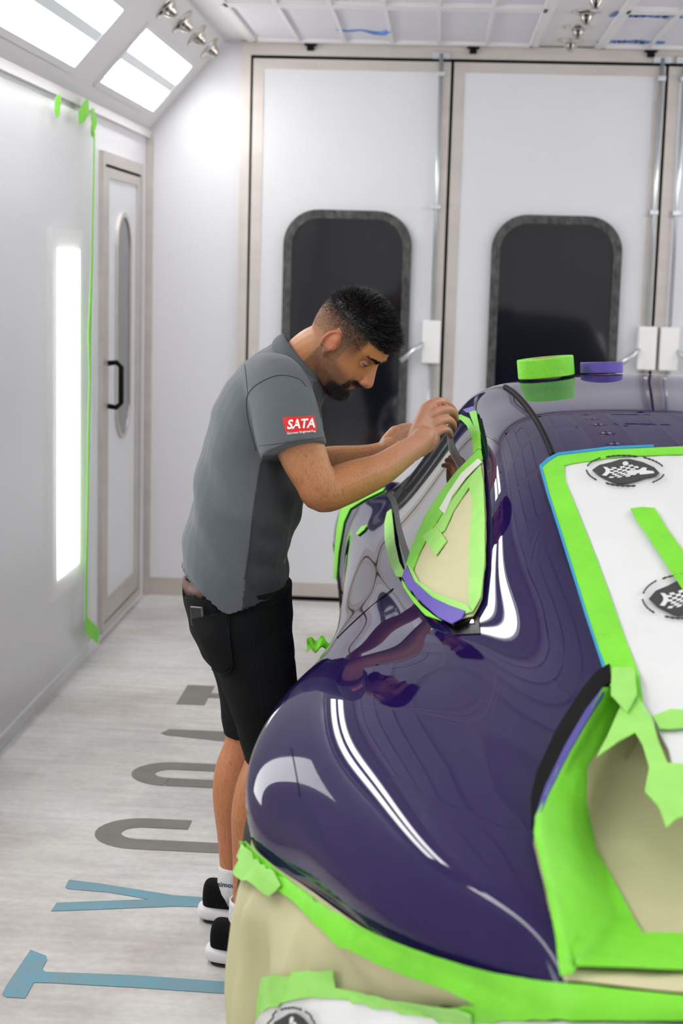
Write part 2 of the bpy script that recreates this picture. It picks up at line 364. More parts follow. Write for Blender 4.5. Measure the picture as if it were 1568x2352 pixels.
# back wall doors
Yd = D
hd = bmesh.new()
add_box(hd, (-.955, Yd-.03, 2.572), (2.02, Yd, 2.63)); add_box(hd, (-.955, Yd-.03, 0), (-.912, Yd, 2.572)); add_box(hd, (1.98, Yd-.03, 0), (2.02, Yd, 2.572))
struct(bmobj('trim_4', hd, M['steel']))
bm = bmesh.new()
add_box(bm, (-.912, Yd-.012, 2.560), (1.98, Yd-.004, 2.572))
for x in (-.908, .0215, 1.0, 1.975): add_box(bm, (x-.007, Yd-.012, 0), (x+.007, Yd-.004, 2.565))
add_box(bm, (-.912, Yd-.012, 0), (1.98, Yd-.004, .022))
struct(bmobj('trim_5', bm, M['black']))
def to_back(y): return lambda x, z: Vector((x, y, z))
LEAF = [(-.901, .0145, (-.742, -.139)), (.0285, .993, (.233, .838)), (1.007, 1.968, (1.2, 1.8))]
for i, (x0, x1, (w0, w1)) in enumerate(LEAF):
    d = bpy.data.objects.new('door_%d' % (i+1), None); COL.objects.link(d); struct(d); d.location = (x0, Yd, 0)
    inv = Matrix.Translation(-d.location)
    def q(o):
        o.parent = d; o.matrix_parent_inverse = inv; return o
    r = lambda a, b, c, e: [(a, c), (b, c), (b, e), (a, e)]
    q(ring_prism('door_frame', r(x0, x1, .024, 2.558), r(x0+.05, x1-.05, .09, 2.512), to_back(Yd-.022), (0, 1, 0), .018, M['steel']))
    q(box('door_panel', (x0+.05, Yd-.018, .09), (x1-.05, Yd-.004, 2.512), M['panel']))
    out = rrect(w0, w1, .72, 1.876, .165, 10); inn = rrect(w0+.04, w1-.04, .76, 1.836, .13, 10)
    q(ring_prism('window_seal', out, inn, to_back(Yd-.045), (0, 1, 0), .03, M['blackrim']))
    q(prism('window_glass', [to_back(Yd-.03)(*p) for p in inn], (0, 1, 0), .01, M['darkglass']))
    bm = bmesh.new()
    for (sx, sz) in [(x0+.025, z) for z in (.5, 1.2, 1.9, 2.53)]+[(x1-.025, z) for z in (.5, 1.2, 1.9, 2.53)]+[((x0*2+x1)/3, 2.535), ((x0+2*x1)/3, 2.535)]:
        lathe(bm, [(.005, 0), (.004, .003)], Matrix.Translation((sx, Yd-.022, sz)) @ Matrix.Rotation(PI/2, 4, 'X'), 8)
    q(bmobj('screws', bm, M['zinc']))
# latch gear on the doors
def latch(xc, lever, label):
    T = thing('door_latch', label, 'door latch', 'vertical rod door latches')
    b = box('latch_box', (xc-.043, Yd-.075, 1.175), (xc+.043, Yd-.022, 1.377), M['whiteplastic'], T, .006)
    tube('latch_rod', [(xc, Yd-.05, 1.377), (xc, Yd-.05, 2.59)], .009, M['zinc'], T)
    tube('latch_rod', [(xc, Yd-.05, 1.175), (xc, Yd-.05, .03)], .009, M['zinc'], T)
    for k, z in enumerate((2.5, 1.9, .95, .3)):
        box('rod_guide', (xc-.018, Yd-.062, z-.012), (xc+.018, Yd-.02, z+.012), M['zinc'], T, .003)
    box('rod_cap', (xc-.04, Yd-.05, 2.568), (xc+.04, Yd-.03, 2.6), M['zinc'], T, .003)
    tube('lever', [(xc+lever*.04, Yd-.085, 1.27), (xc+lever*.06, Yd-.1, 1.25), (xc+lever*.14, Yd-.105, 1.185)], [.009, .012, .013], M['zinc'], T)
latch(-.032, -1, 'white latch box with steel rods on left door leaf behind the man')
latch(.973, -1, 'white latch box with steel rods left of the right-hand door gap')
latch(1.075, 1, 'white latch box with steel rods at the right edge of the photo')
for i, x in enumerate((-.635, .112, .919)):
    bm = bmesh.new(); add_box(bm, (x-.028, Yd-.06, 2.616), (x+.028, Yd-.03, 2.625), .002); add_box(bm, (x-.012, Yd-.055, 2.622), (x+.012, Yd-.03, 2.636), .002); add_box(bm, (x-.016, Yd-.06, 2.594), (x+.016, Yd-.03, 2.62), .003)
    tag(bmobj('door_clip', bm, M['black']), 'small black clip on the steel header above the '+['left door window', 'gap between the two door leaves', 'right-hand door gap'][i], 'clip', 'black header clips')

# left wall service door
d = bpy.data.objects.new('door_4', None); COL.objects.link(d); struct(d)
X = -W
toL = lambda x: (lambda y, z: Vector((x, y, z)))
r = lambda a, b, c, e: [(a, c), (b, c), (b, e), (a, e)]
ring_prism('door_frame', r(6.425, 7.285, .04, 2.052), r(6.465, 7.235, .075, 2.003), toL(X), (1, 0, 0), .02, M['steel'], d)
ring_prism('door_gap', r(6.465, 7.235, .075, 2.003), r(6.473, 7.227, .083, 1.990), toL(X), (1, 0, 0), .01, M['black'], d)
ring_prism('leaf_frame', r(6.473, 7.227, .083, 1.990), r(6.545, 7.15, .175, 1.95), toL(X), (1, 0, 0), .018, M['steel'], d)
box('door_panel', (X, 6.545, .175), (X+.012, 7.15, 1.95), M['panel'], d)
out = rrect(6.70, 7.015, .835, 1.82, .157, 12); inn = rrect(6.72, 6.995, .855, 1.80, .137, 12)
ring_prism('window_seal', out, inn, toL(X+.01), (1, 0, 0), .012, M['steel'], d)
prism('window_glass', [toL(X+.012)(*p) for p in inn], (1, 0, 0), .004, mat('smoky_door_glass', srgb(88, 88, 100), .15), d)
bm = bmesh.new(); hp = [(X+.02, 6.53, 1.185), (X+.055, 6.53, 1.19), (X+.075, 6.53, 1.17), (X+.075, 6.53, 1.02), (X+.055, 6.53, 1.0), (X+.02, 6.53, 1.005)]
add_tube(bm, hp, .011, 10); bmesh.ops.recalc_face_normals(bm, faces=bm.faces)
bmobj('door_handle', bm, M['black'], d, True)

# plastic sheet on the left wall, taped
nx, nz = 60, 26; vs = []; fs = []
for i in range(nx+1):
    y = YB+.1+(6.295-YB-.1)*i/nx
    for j in range(nz+1):
        z = .03+(2.17-.03)*j/nz
        bulge = .030+.012*noise.noise(Vector((y*1.7+z, z*1.1, 3)))+.008*noise.noise(Vector((y*5, z*2-y*2, 9)))
        e = min(1, (6.295-y)/.15, (2.17-z)/.08, (z-.03)/.1+.3); vs.append((-W+.006+bulge*max(e, 0), y, z))
for i in range(nx):
    for j in range(nz): a = i*(nz+1)+j; fs.append((a, a+nz+1, a+nz+2, a+1))
o = obj('plastic_sheet', vs, fs, M['clear'], None, True); tag(o, 'clear plastic sheet covering the left wall beside the narrow door', 'plastic sheet')
def wall_tape(pts, wid, label, seed):
    """strip of tape following pts (px) on the left wall"""
    P = [onX(x, y, -W+.052) for x, y in pts]; vs = []; fs = []
    for i, p in enumerate(P):
        ww = wid[i] if isinstance(wid, (list, tuple)) else wid
        d = (P[min(i+1, len(P)-1)]-P[max(0, i-1)]); n = Vector((0, -d.z, d.y)).normalized()*ww/2
        for dx in (0, .0015): vs += [p+n+Vector((dx, 0, 0)), p-n+Vector((dx, 0, 0))]
    for i in range(len(P)-1):
        a = i*4; b = a+4
        fs += [(a, a+1, b+1, b), (a+2, b+2, b+3, a+3), (a, b, b+2, a+2), (a+1, a+3, b+3, b+1)]
    fs += [(0, 2, 3, 1), (len(vs)-4, len(vs)-3, len(vs)-1, len(vs)-2)]
    o = obj('masking_tape', vs, fs, M['tape_g']); tag(o, label, 'masking tape', None)
wall_tape([(216, 305), (214, 420), (211, 600), (205, 770), (206, 860), (203, 1000), (200, 1200), (198, 1300), (197, 1438)], [.024, .026, .03, .05, .028, .03, .03, .034, .04], 'long vertical strip of green tape down left wall beside the door', 1)
wall_tape([(127, 262), (131, 245), (138, 222)], [.04, .075, .03], 'small green tape tab on wall film, leftmost of the upper tabs', 2)
wall_tape([(180, 272), (192, 258), (203, 244)], [.05, .07, .06], 'small green tape tab between the leftmost tab and the long strip', 3)
wall_tape([(211, 314), (213, 280), (213, 248)], [.03, .05, .045], 'green tape tab at the very top of the long wall strip', 4)
wall_tape([(208, 305), (214, 290), (222, 272)], [.035, .05, .035], 'torn green tape tab overlapping the top of the long wall strip', 4)
wall_tape([(197, 1434), (210, 1447), (226, 1462)], [.06, .065, .06], 'green tape patch at the foot of left wall below the long strip', 5)

# floor lettering (paint on the floor); letters read toward the far doors, tops toward the left wall
def letter(name, outline, m, label, holes=None):
    k = len(outline)
    P = [onZ(px, py, .0006) for px, py in outline]
    tag(prism(name, P, (0, 0, 1), .0012, m), label, 'floor lettering', 'painted floor letters')
letter('painted_letter', [(5, 2284), (12, 2268), (70, 2182), (106, 2196), (108, 2206), (97, 2226), (104, 2233), (300, 2240), (540, 2257), (540, 2284), (300, 2268), (120, 2258), (78, 2257), (58, 2293), (14, 2291)], M['floorblue'], 'blue painted letter T on floor, nearest the camera')
letter('painted_letter', [(150, 2038), (158, 2021), (230, 2030), (400, 2057), (490, 2063), (490, 2084), (400, 2082), (260, 2088), (117, 2093), (130, 2074), (340, 2066), (250, 2050), (155, 2042)], M['floorblue'], 'blue painted letter Y on floor by the man\'s shoes')
def curve_stroke(pts, w):
    L_, R_ = [], []
    for i, p in enumerate(pts):
        a = pts[max(i-1, 0)]; b = pts[min(i+1, len(pts)-1)]; d = (b-a).normalized(); n = Vector((-d.y, d.x, 0))*w/2
        L_.append(p+n); R_.append(p-n)
    return L_, R_
def stroke_letter(paths, w, m, label):
    bm = bmesh.new()
    for pts in paths:
        L_, R_ = curve_stroke(pts, w)
        for z in (0,):
            vl = [bm.verts.new(p) for p in L_]; vr = [bm.verts.new(p) for p in R_]
            for i in range(len(vl)-1): bm.faces.new((vl[i], vr[i], vr[i+1], vl[i+1]))
    r = bmesh.ops.extrude_face_region(bm, geom=bm.faces[:]); bmesh.ops.translate(bm, verts=[g for g in r['geom'] if isinstance(g, bmesh.types.BMVert)], vec=(0, 0, .0012))
    bmesh.ops.recalc_face_normals(bm, faces=bm.faces)
    tag(bmobj('painted_letter', bm, m), label, 'floor lettering', 'painted floor letters')
z0 = .0006; x0 = -.885; h = .62
def U(yc, w, xs, cut=None):
    r = w/2; pts = [Vector((xs+h-.09, yc-r, z0))]
    pts += [Vector((xs+r*1.1-r*1.1*math.sin(t), yc-r*math.cos(t), z0)) for t in [PI*k/14 for k in range(15)]]
    pts.append(Vector((xs+(cut or h-.09), yc+r, z0))); return pts
def V3(x, y): return Vector((x, y, z0))
def O_loop(yc, w, xs, hh):
    r = w/2; a = [V3(xs+r*1.1-r*1.1*math.sin(t), yc-r*math.cos(t)) for t in [PI*k/14 for k in range(15)]]
    b = [V3(xs+hh-r*1.1+r*1.1*math.sin(t), yc+r*math.cos(t)) for t in [PI*k/14 for k in range(15)]]
    return a+b+a[:1]
def C_path(yc, w, xs, hh):
    r = w/2; a = [V3(xs+.22, yc+r)]+[V3(xs+r*1.1-r*1.1*math.sin(t), yc+r*math.cos(t)) for t in [PI*k/14 for k in range(15)]]
    b = [V3(xs+hh-r*1.1+r*1.1*math.sin(t), yc-r*math.cos(t)) for t in [PI*k/14 for k in range(15)]]
    return a+b+[V3(xs+hh-.2, yc+r)]
stroke_letter([C_path(4.225, .17, x0, h)], .075, M['floorgrey'], 'grey painted letter C on floor beyond the blue letters')
stroke_letter([O_loop(4.76, .16, x0, h)], .075, M['floorgrey'], 'grey painted letter O on floor, between C and A')
def flat_letter(polys, m, label):
    bm = bmesh.new()
    for poly in polys: bm.faces.new([bm.verts.new(V3(*p)) for p in poly])
    r = bmesh.ops.extrude_face_region(bm, geom=bm.faces[:]); bmesh.ops.translate(bm, verts=[g for g in r['geom'] if isinstance(g, bmesh.types.BMVert)], vec=(0, 0, .0012))
    bmesh.ops.recalc_face_normals(bm, faces=bm.faces)
    tag(bmobj('painted_letter', bm, m), label, 'floor lettering', 'painted floor letters')
flat_letter([[(x0-.02, 5.19), (x0, 5.24), (x0+.22, 5.24), (x0+h, 5.36), (x0+h, 5.28), (x0+.46, 5.235), (x0+.46, 5.145), (x0+h, 5.09), (x0+h, 5.0), (x0+.2, 5.13), (x0, 5.17)]], M['floorgrey'], 'grey painted letter A on floor, between O and far T')
flat_letter([[(x0-.03, 5.56), (x0-.03, 5.83), (x0+.075, 5.83), (x0+.075, 5.725), (x0+h, 5.725), (x0+h, 5.665), (x0+.075, 5.665), (x0+.075, 5.56)]], M['floorgrey'], 'grey painted letter T on floor, farthest from the camera')

# ================= CAR =================
def XC(Y): return .6-.02*(Y-2.8)
ST = [ # (Y, [(offset from X=.6, z) ...]) 11 control points centre -> sill
 (1.785, [(0, .42), (.15, .42), (.25, .42), (.33, .42), (.38, .42), (.41, .42), (.43, .41), (.445, .40), (.45, .39), (.45, .37), (.44, .35)]),
 (1.80, [(0, .73), (.15, .73), (.25, .73), (.33, .73), (.38, .73), (.41, .73), (.43, .725), (.445, .71), (.43, .65), (.38, .5), (.36, .36)]),
 (1.84, [(0, .772), (.15, .772), (.26, .774), (.35, .775), (.40, .775), (.43, .773), (.45, .768), (.466, .738), (.476, .69), (.38, .5), (.38, .36)]),
 (2.0, [(0, .82), (.2, .82), (.33, .824), (.42, .826), (.49, .82), (.54, .808), (.58, .792), (.618, .747), (.636, .695), (.52, .5), (.50, .35)]),
 (2.2, [(0, .886), (.2, .886), (.30, .882), (.38, .870), (.46, .856), (.56, .847), (.66, .826), (.735, .768), (.765, .70), (.66, .5), (.62, .33)]),
 (2.53, [(0, .995), (.2, .989), (.31, .970), (.39, .938), (.46, .908), (.55, .893), (.67, .889), (.79, .862), (.897, .775), (.932, .66), (.80, .32)]),
 (2.80, [(0, 1.09), (.2, 1.083), (.35, 1.056), (.435, 1.012), (.505, .958), (.56, .928), (.655, .910), (.77, .898), (.885, .835), (.932, .68), (.88, .32)]),
 (2.92, [(0, 1.135), (.2, 1.128), (.36, 1.102), (.445, 1.060), (.515, 1.008), (.598, .936), (.67, .912), (.775, .892), (.868, .825), (.905, .67), (.87, .3)]),
 (3.15, [(0, 1.22), (.2, 1.213), (.37, 1.188), (.45, 1.150), (.508, 1.105), (.635, .93), (.70, .912), (.785, .877), (.85, .80), (.875, .65), (.86, .28)]),
 (3.45, [(0, 1.285), (.2, 1.278), (.375, 1.256), (.455, 1.216), (.515, 1.168), (.675, .922), (.73, .898), (.79, .858), (.84, .78), (.86, .64), (.85, .26)]),
 (3.9, [(0, 1.328), (.2, 1.322), (.385, 1.302), (.485, 1.260), (.548, 1.200), (.712, .922), (.765, .89), (.81, .845), (.845, .765), (.86, .64), (.85, .26)]),
 (4.35, [(0, 1.334), (.2, 1.328), (.40, 1.302), (.50, 1.268), (.562, 1.205), (.738, .915), (.79, .88), (.83, .83), (.86, .755), (.872, .63), (.855, .26)]),
 (4.62, [(0, 1.23), (.2, 1.222), (.43, 1.185), (.56, 1.135), (.625, 1.08), (.752, .905), (.80, .875), (.84, .83), (.87, .76), (.885, .63), (.865, .26)]),
 (4.98, [(0, .985), (.22, .985), (.45, .972), (.62, .948), (.70, .925), (.775, .898), (.82, .875), (.86, .84), (.89, .77), (.91, .64), (.89, .26)]),
 (5.35, [(0, .80), (.2, .805), (.40, .825), (.54, .85), (.66, .875), (.75, .885), (.82, .878), (.89, .85), (.945, .78), (.972, .65), (.95, .30)]),
 (5.80, [(0, .72), (.2, .725), (.40, .745), (.54, .77), (.66, .79), (.75, .795), (.82, .785), (.88, .755), (.925, .70), (.945, .60), (.93, .26)]),
 (6.15, [(0, .60), (.2, .60), (.40, .60), (.54, .60), (.64, .60), (.71, .595), (.76, .58), (.79, .56), (.80, .52), (.80, .45), (.78, .25)]),
 (6.25, [(0, .42), (.2, .42), (.36, .42), (.46, .42), (.54, .42), (.60, .42), (.63, .42), (.65, .41), (.66, .40), (.66, .36), (.65, .25)]),
]
YS = np.array([s[0] for s in ST]); PS = np.array([s[1] for s in ST], float)   # (n, 11, 2)
PS[:, :, 0] -= .0275*(1.6-PS[:, :, 1])*np.minimum(1, PS[:, :, 0]/.3)
def hermite(xs, ys, x):
    """non-uniform Catmull-Rom (finite difference tangents), ys (n, ...)"""
    n = len(xs); m = np.zeros_like(ys)
    for i in range(n):
        if i == 0: m[i] = (ys[1]-ys[0])/(xs[1]-xs[0])
        elif i == n-1: m[i] = (ys[-1]-ys[-2])/(xs[-1]-xs[-2])
        else:
            d0 = (ys[i]-ys[i-1])/(xs[i]-xs[i-1]); d1 = (ys[i+1]-ys[i])/(xs[i+1]-xs[i]); h0 = xs[i]-xs[i-1]; h1 = xs[i+1]-xs[i]
            m[i] = (d0*h1+d1*h0)/(h0+h1)
    i = int(np.clip(np.searchsorted(xs, x)-1, 0, n-2)); h_ = xs[i+1]-xs[i]; t = (x-xs[i])/h_
    return (2*t**3-3*t*t+1)*ys[i]+(t**3-2*t*t+t)*h_*m[i]+(-2*t**3+3*t*t)*ys[i+1]+(t**3-t*t)*h_*m[i+1]
# smooth the section control net a little along Y for clean reflections
TW = np.arange(11, dtype=float)
def surf(Y, w_):
    P = hermite(YS, PS, Y); Q = hermite(TW, P, w_)
    x = .6-Q[0]; x = x + (XC(Y)-.6)*(1-min(1, Q[0]/.6))
    return Vector((x, Y, Q[1]))
def mirror(p): return Vector((2*XC(p.y)-p.x, p.y, p.z))
NU, NW = 150, 240
Ygrid = []
for a, b in zip(YS, YS[1:]):
    n = max(2, int((b-a)/.0125)); Ygrid += [a+(b-a)*k/n for k in range(n)]
Ygrid.append(YS[-1])
wgrid = [10*k/NW for k in range(NW+1)]
surf0 = surf
G = np.array([[tuple(surf0(Y, q)) for q in wgrid] for Y in Ygrid])
full_ = np.concatenate([G[:, :0:-1].copy(), G], 1)
for i, Y in enumerate(Ygrid): full_[i, :NW, 0] = 2*XC(Y)-full_[i, :NW, 0]
for it in range(220):
    full_[:, 1:-1] = full_[:, 1:-1]*.5+(full_[:, :-2]+full_[:, 2:])*.25
    if it < 34: full_[3:-1] = full_[3:-1]*.5+(full_[2:-2]+full_[4:])*.25
G = full_[:, NW:]
YG = np.array(Ygrid)
def surf(Y, w_):
    i = int(np.clip(np.searchsorted(YG, Y)-1, 0, len(YG)-2)); t = (Y-YG[i])/(YG[i+1]-YG[i]); x_q = np.clip(w_*NW/10, 0, NW-1e-6); j = int(x_q); u = x_q-j
    p = (G[i, j]*(1-u)+G[i, j+1]*u)*(1-t)+(G[i+1, j]*(1-u)+G[i+1, j+1]*u)*t
    return Vector(p)
L_ = [[Vector(p) for p in row] for row in G]
vs = []; fs = []
full = []
for row in L_: full.append([mirror(p) for p in row[::-1]][:-1]+row)
ncol = len(full[0])
for row in full: vs += row
for i in range(len(full)-1):
    for j in range(ncol-1): a = i*ncol+j; fs.append((a, a+1, a+ncol+1, a+ncol))
# floor pan closes the shell underneath
car = thing('car', 'glossy purple sports coupe with masked windows, seen from its left rear', 'car', None, (.6, 3.9, 0))
CINV = Matrix.Translation((-.6, -3.9, 0))
def carpart(o): o.parent = car; o.matrix_parent_inverse = CINV; return o
b0 = len(vs)
bmc = bmesh.new(); bv = [bmc.verts.new(p) for p in vs]
for f in fs: bmc.faces.new([bv[k] for k in f])
bmesh.ops.contextual_create(bmc, geom=[e for e in bmc.edges if e.is_boundary]) if False else None
pan = []
for i in range(len(full)): pan.append((bv[i*ncol], bv[i*ncol+ncol-1]))
for (a, b), (c, d_) in zip(pan, pan[1:]): bmc.faces.new((a, c, d_, b))
bmesh.ops.recalc_face_normals(bmc, faces=bmc.faces)
# cut wheel arches
def arch(bm_, yc, zc, r):
    dele = [f for f in bm_.faces if (f.calc_center_median().y-yc)**2+(f.calc_center_median().z-zc)**2 < r*r and abs(f.calc_center_median().x-.56) > .62 and f.calc_center_median().z < .7]
    bmesh.ops.delete(bm_, geom=dele, context='FACES')
arch(bmc, 2.82, .33, .355); arch(bmc, 5.3, .33, .34)
# opening left by the removed engine lid
bay = [(1402, 1562), (1385, 1598), (1290, 1740), (1232, 1870), (1226, 1950), (1262, 2100), (1300, 2256), (1568, 2290), (1900, 2305), (2150, 2305), (2150, 1600), (1700, 1560), (1500, 1560)]
RT = RW.transposed()
def to_px(p):
    c = RT @ (p-O); return 784-F*c.x/c.z, 1176+F*c.y/c.z
def in_poly(P, x, y):
    r_ = False
    for (ax, ay), (bx, by) in zip(P, P[1:]+P[:1]):
        if (ay > y) != (by > y) and x < (bx-ax)*(y-ay)/(by-ay)+ax: r_ = not r_
    return r_
def seg_dist(P, x, y, closed=False):
    best = 1e9
    for (ax, ay), (bx, by) in zip(P, P[1:]+(P[:1] if closed else [])):
        t = max(0, min(1, ((x-ax)*(bx-ax)+(y-ay)*(by-ay))/((bx-ax)**2+(by-ay)**2))); best = min(best, math.hypot(ax+(bx-ax)*t-x, ay+(by-ay)*t-y))
    return best
kill = []
for v in bmc.verts:
    if v.co.y < 2.75 and v.co.z > .7:
        x, y = to_px(v.co)
        if 1200 < x < 2160 and in_poly(bay, x, y) and seg_dist(bay, x, y, True) > 9: kill.append(v)
bmesh.ops.delete(bmc, geom=kill, context='VERTS')
body = carpart(bmobj('body', bmc, M['paint'], None, True))
V_body = vs; F_body = fs
bvh_body = BVHTree.FromPolygons([tuple(v) for v in V_body], F_body)
# wheels
def wheel(x, y, side, rr=.335):
    bm = bmesh.new(); R = Matrix.Translation((x, y, rr)) @ Matrix.Rotation(PI/2*side, 4, 'Y')
    lathe(bm, [(.235, -.12), (.30, -.125), (rr-.01, -.10), (rr, -.06), (rr, .06), (rr-.01, .10), (.30, .125), (.235, .12)], R, 40, True)
    t = carpart(bmobj('wheel', bm, M['tyre'], None, True))
    bm = bmesh.new(); lathe(bm, [(.236, -.10), (.238, .10), (.22, .10), (.20, .05), (.05, .04), (.04, .07), (.0, .07)][:6]+[(.01, .07), (.01, -.05), (.2, -.06)], R, 40, True)
    for k in range(5):
        a = 2*PI*k/5; d = Vector((math.cos(a), math.sin(a), 0)); n = Vector((-d.y, d.x, 0))
        q = [d*.04+n*.03, d*.225+n*.02, d*.225-n*.02, d*.04-n*.03]
        vv = [bm.verts.new(R @ (p+Vector((0, 0, .06)))) for p in q]+[bm.verts.new(R @ (p+Vector((0, 0, .095)))) for p in q]
        for f in ((0, 1, 2, 3), (4, 7, 6, 5), (0, 4, 5, 1), (1, 5, 6, 2), (2, 6, 7, 3), (3, 7, 4, 0)): bm.faces.new([vv[i] for i in f])
    bmesh.ops.recalc_face_normals(bm, faces=bm.faces)
    o = bmobj('wheel_rim', bm, M['rim']); o.parent = t
for y, xx in ((2.82, .79), (5.3, .76)):
    xx -= .06*(y > 4); wheel(XC(y)-xx, y, -1); wheel(XC(y)+xx, y, 1)

# ---- patches on the loft in (Y, w) space ----
def loft_patch(name, poly, off, m, parent=None, thick=.0015, step=.05, both=False):
    """poly in (Y, w) coordinates"""
    return _patch(name, poly, lambda Y, q: _sn(Y, q), off, m, thick, step, (.35, 1), parent)
def _sn(Y, q):
    p = surf(Y, q); e = 1e-3
    du = surf(min(Y+e, 6.24), q)-surf(Y-e, q); dw = surf(Y, min(q+e, 10))-surf(Y, max(q-e, 0)); n = du.cross(dw)
    n.normalize()
    if n.z < -.3 or (abs(n.z) <= .3 and n.x > 0): n = -n
    return p, n
def _patch(name, poly, fn, off, m, thick, step, sc, parent, nz=None, mirrored=False):
    # resample boundary
    P = [Vector((a*1.0, b)) for a, b in poly]; B = []
    for a, b in zip(P, P[1:]+P[:1]):
        L = math.hypot((b.x-a.x)/sc[0], (b.y-a.y)/sc[1]); n = max(1, int(L/step))
        B += [a+(b-a)*k/n for k in range(n)]
    xs = [p.x for p in B]; ys = [p.y for p in B]; pts = list(B)
    def inside(x, y):
        c = False
        for a, b in zip(P, P[1:]+P[:1]):
            if (a.y > y) != (b.y > y) and x < (b.x-a.x)*(y-a.y)/(b.y-a.y)+a.x: c = not c
        return c
    def dist(x, y):
        return min(math.hypot((p.x-x)/sc[0], (p.y-y)/sc[1]) for p in B)
    sx, sy = step*sc[0], step*sc[1]
    nx = int((max(xs)-min(xs))/sx)+1; ny = int((max(ys)-min(ys))/sy)+1
    for i in range(nx+1):
        for j in range(ny+1):
            x = min(xs)+(i+.5*(j % 2))*sx; y = min(ys)+j*sy
            if inside(x, y) and dist(x, y) > step*.45: pts.append(Vector((x, y)))
    nb = len(B)
    r = delaunay_2d_cdt([p.to_2d() if len(p) > 2 else p for p in pts], [(i, (i+1) % nb) for i in range(nb)], [], 1, 1e-6)
    V2, tri = r[0], r[2]
    top = []; bot = []
    for p in V2:
        q, n = fn(p.x, p.y); o_ = off
        if nz: o_ += nz[0]*(.5+.5*noise.noise(Vector((q.x*nz[1], q.y*nz[1], q.z*nz[1]+nz[2]))))+nz[0]*.5*(abs(noise.noise(q*nz[1]*2.7)))
        top.append(q+n*(o_+thick)); bot.append(q+n*(o_-.001))
    k = len(top); ec = {}
    fs_ = []
    for t in tri:
        fs_.append(tuple(t)); fs_.append(tuple(k+i for i in t[::-1]))
        for a, b in zip(t, list(t[1:])+[t[0]]): ec[(a, b)] = 1
    for (a, b) in ec:
        if (b, a) not in ec: fs_.append((a, k+a, k+b, b))
    vv = top+bot
    o = obj(name, vv, fs_, m, None, False)
    bm = bmesh.new(); bm.from_mesh(o.data); bmesh.ops.recalc_face_normals(bm, faces=bm.faces); bm.to_mesh(o.data); bm.free()
    o.data.polygons.foreach_set('use_smooth', [True]*len(o.data.polygons))
    try: o.data.set_sharp_from_angle(angle=math.radians(50))
    except Exception: pass
    if parent is car: carpart(o)
    elif parent: o.parent = parent
    return o
def make_fn(bvh):
    def fn(px, py):
        d = ray(px, py).normalized(); hit = bvh.ray_cast(O, d)
        if hit[0] is None:
            # step back to the nearest surface point from the ray
            best = None
            for t in np.linspace(1.5, 6, 46):
                l = bvh.find_nearest(O+d*t)
                if best is None or l[3] < best[3]: best = l
            hit = best
        p, n = hit[0], hit[1]
        if n.dot(d) > 0: n = -n
        return p, n
    return fn
fn_body = make_fn(bvh_body)
def px_patch(name, poly, off, m, parent=None, thick=.0012, step=16, nz=None, fn=None):
    return _patch(name, poly, fn or fn_body, off, m, thick, step, (1, 1), parent, nz)

# glass with black surround (loft space): door window and quarter window, both sides
gl = [(2.84, 4.35), (3.0, 4.12), (3.45, 4.06), (3.9, 4.06), (4.35, 4.06), (4.62, 4.1), (4.88, 4.5), (4.80, 4.86), (4.35, 4.94), (3.9, 4.94), (3.45, 4.94), (3.15, 4.94), (2.88, 4.8)]
sl = [(2.80, 4.3), (2.95, 4.02), (3.45, 3.97), (3.9, 3.97), (4.35, 3.97), (4.66, 4.0), (4.95, 4.5), (4.84, 4.98), (4.35, 5.05), (3.9, 5.05), (3.45, 5.05), (3.15, 5.03), (2.84, 4.9)]
def mirrored_copy(o, name):
    me = o.data.copy(); n = len(me.vertices); co = np.empty(n*3); me.vertices.foreach_get('co', co); co = co.reshape(-1, 3)
    co[:, 0] = 2*(.6-.02*(co[:, 1]-2.8))-co[:, 0]; me.vertices.foreach_set('co', co.ravel())
    me.flip_normals(); q = bpy.data.objects.new(name, me); COL.objects.link(q); return carpart(q)
o = carpart(loft_patch('window_seal', sl, .0005, mat('satin_black_trim', srgb(8, 9, 10), .3, spec=.15))); mirrored_copy(o, 'window_seal')
o = carpart(loft_patch('side_window', gl, .0025, M['carglass'])); mirrored_copy(o, 'side_window')
# windscreen
vsw = []; NWS = 16
Yw = [4.42+.5*k/NWS for k in range(NWS+1)]
rows = [[surf(Y, q) for q in np.linspace(0, 3.3, 24)] for Y in Yw]
fullr = [[mirror(p) for p in r_[::-1]][:-1]+r_ for r_ in rows]; nc = len(fullr[0]); up = Vector((0, .003, .003))
carpart(obj('windscreen', [p+up for r_ in fullr for p in r_]+[p-up*.5 for r_ in fullr for p in r_], [(i*nc+j, i*nc+j+1, (i+1)*nc+j+1, (i+1)*nc+j) for i in range(NWS) for j in range(nc-1)], M['carglass'], None, True))

# roof moulding seams
def seam(name, pts, r, m):
    P = []
    for (px, py) in pts:
        q, n = fn_body(px, py); P.append(q+n*r*.3)
    # subdivide smoothly
    out = []
    for i in range(len(P)-1):
        p0 = P[max(i-1, 0)]; p1 = P[i]; p2 = P[i+1]; p3 = P[min(i+2, len(P)-1)]
        for k in range(6):
            t = k/6; out.append(.5*((2*p1)+(p2-p0)*t+(2*p0-5*p1+4*p2-p3)*t*t+(3*p1-p0-3*p2+p3)*t**3))
    out.append(P[-1])
    return carpart(tube(name, out, r, m, None, 8))
seam('roof_moulding', [(1160, 890), (1185, 908), (1215, 942), (1245, 990), (1272, 1052)], .0066, M['black'])
ms = seam('roof_moulding', [(1160, 890), (1185, 908), (1215, 942), (1245, 990), (1272, 1052)], .0066, M['black'])
for v in ms.data.vertices: v.co.x = 2*XC(v.co.y)-v.co.x
ms.data.update()
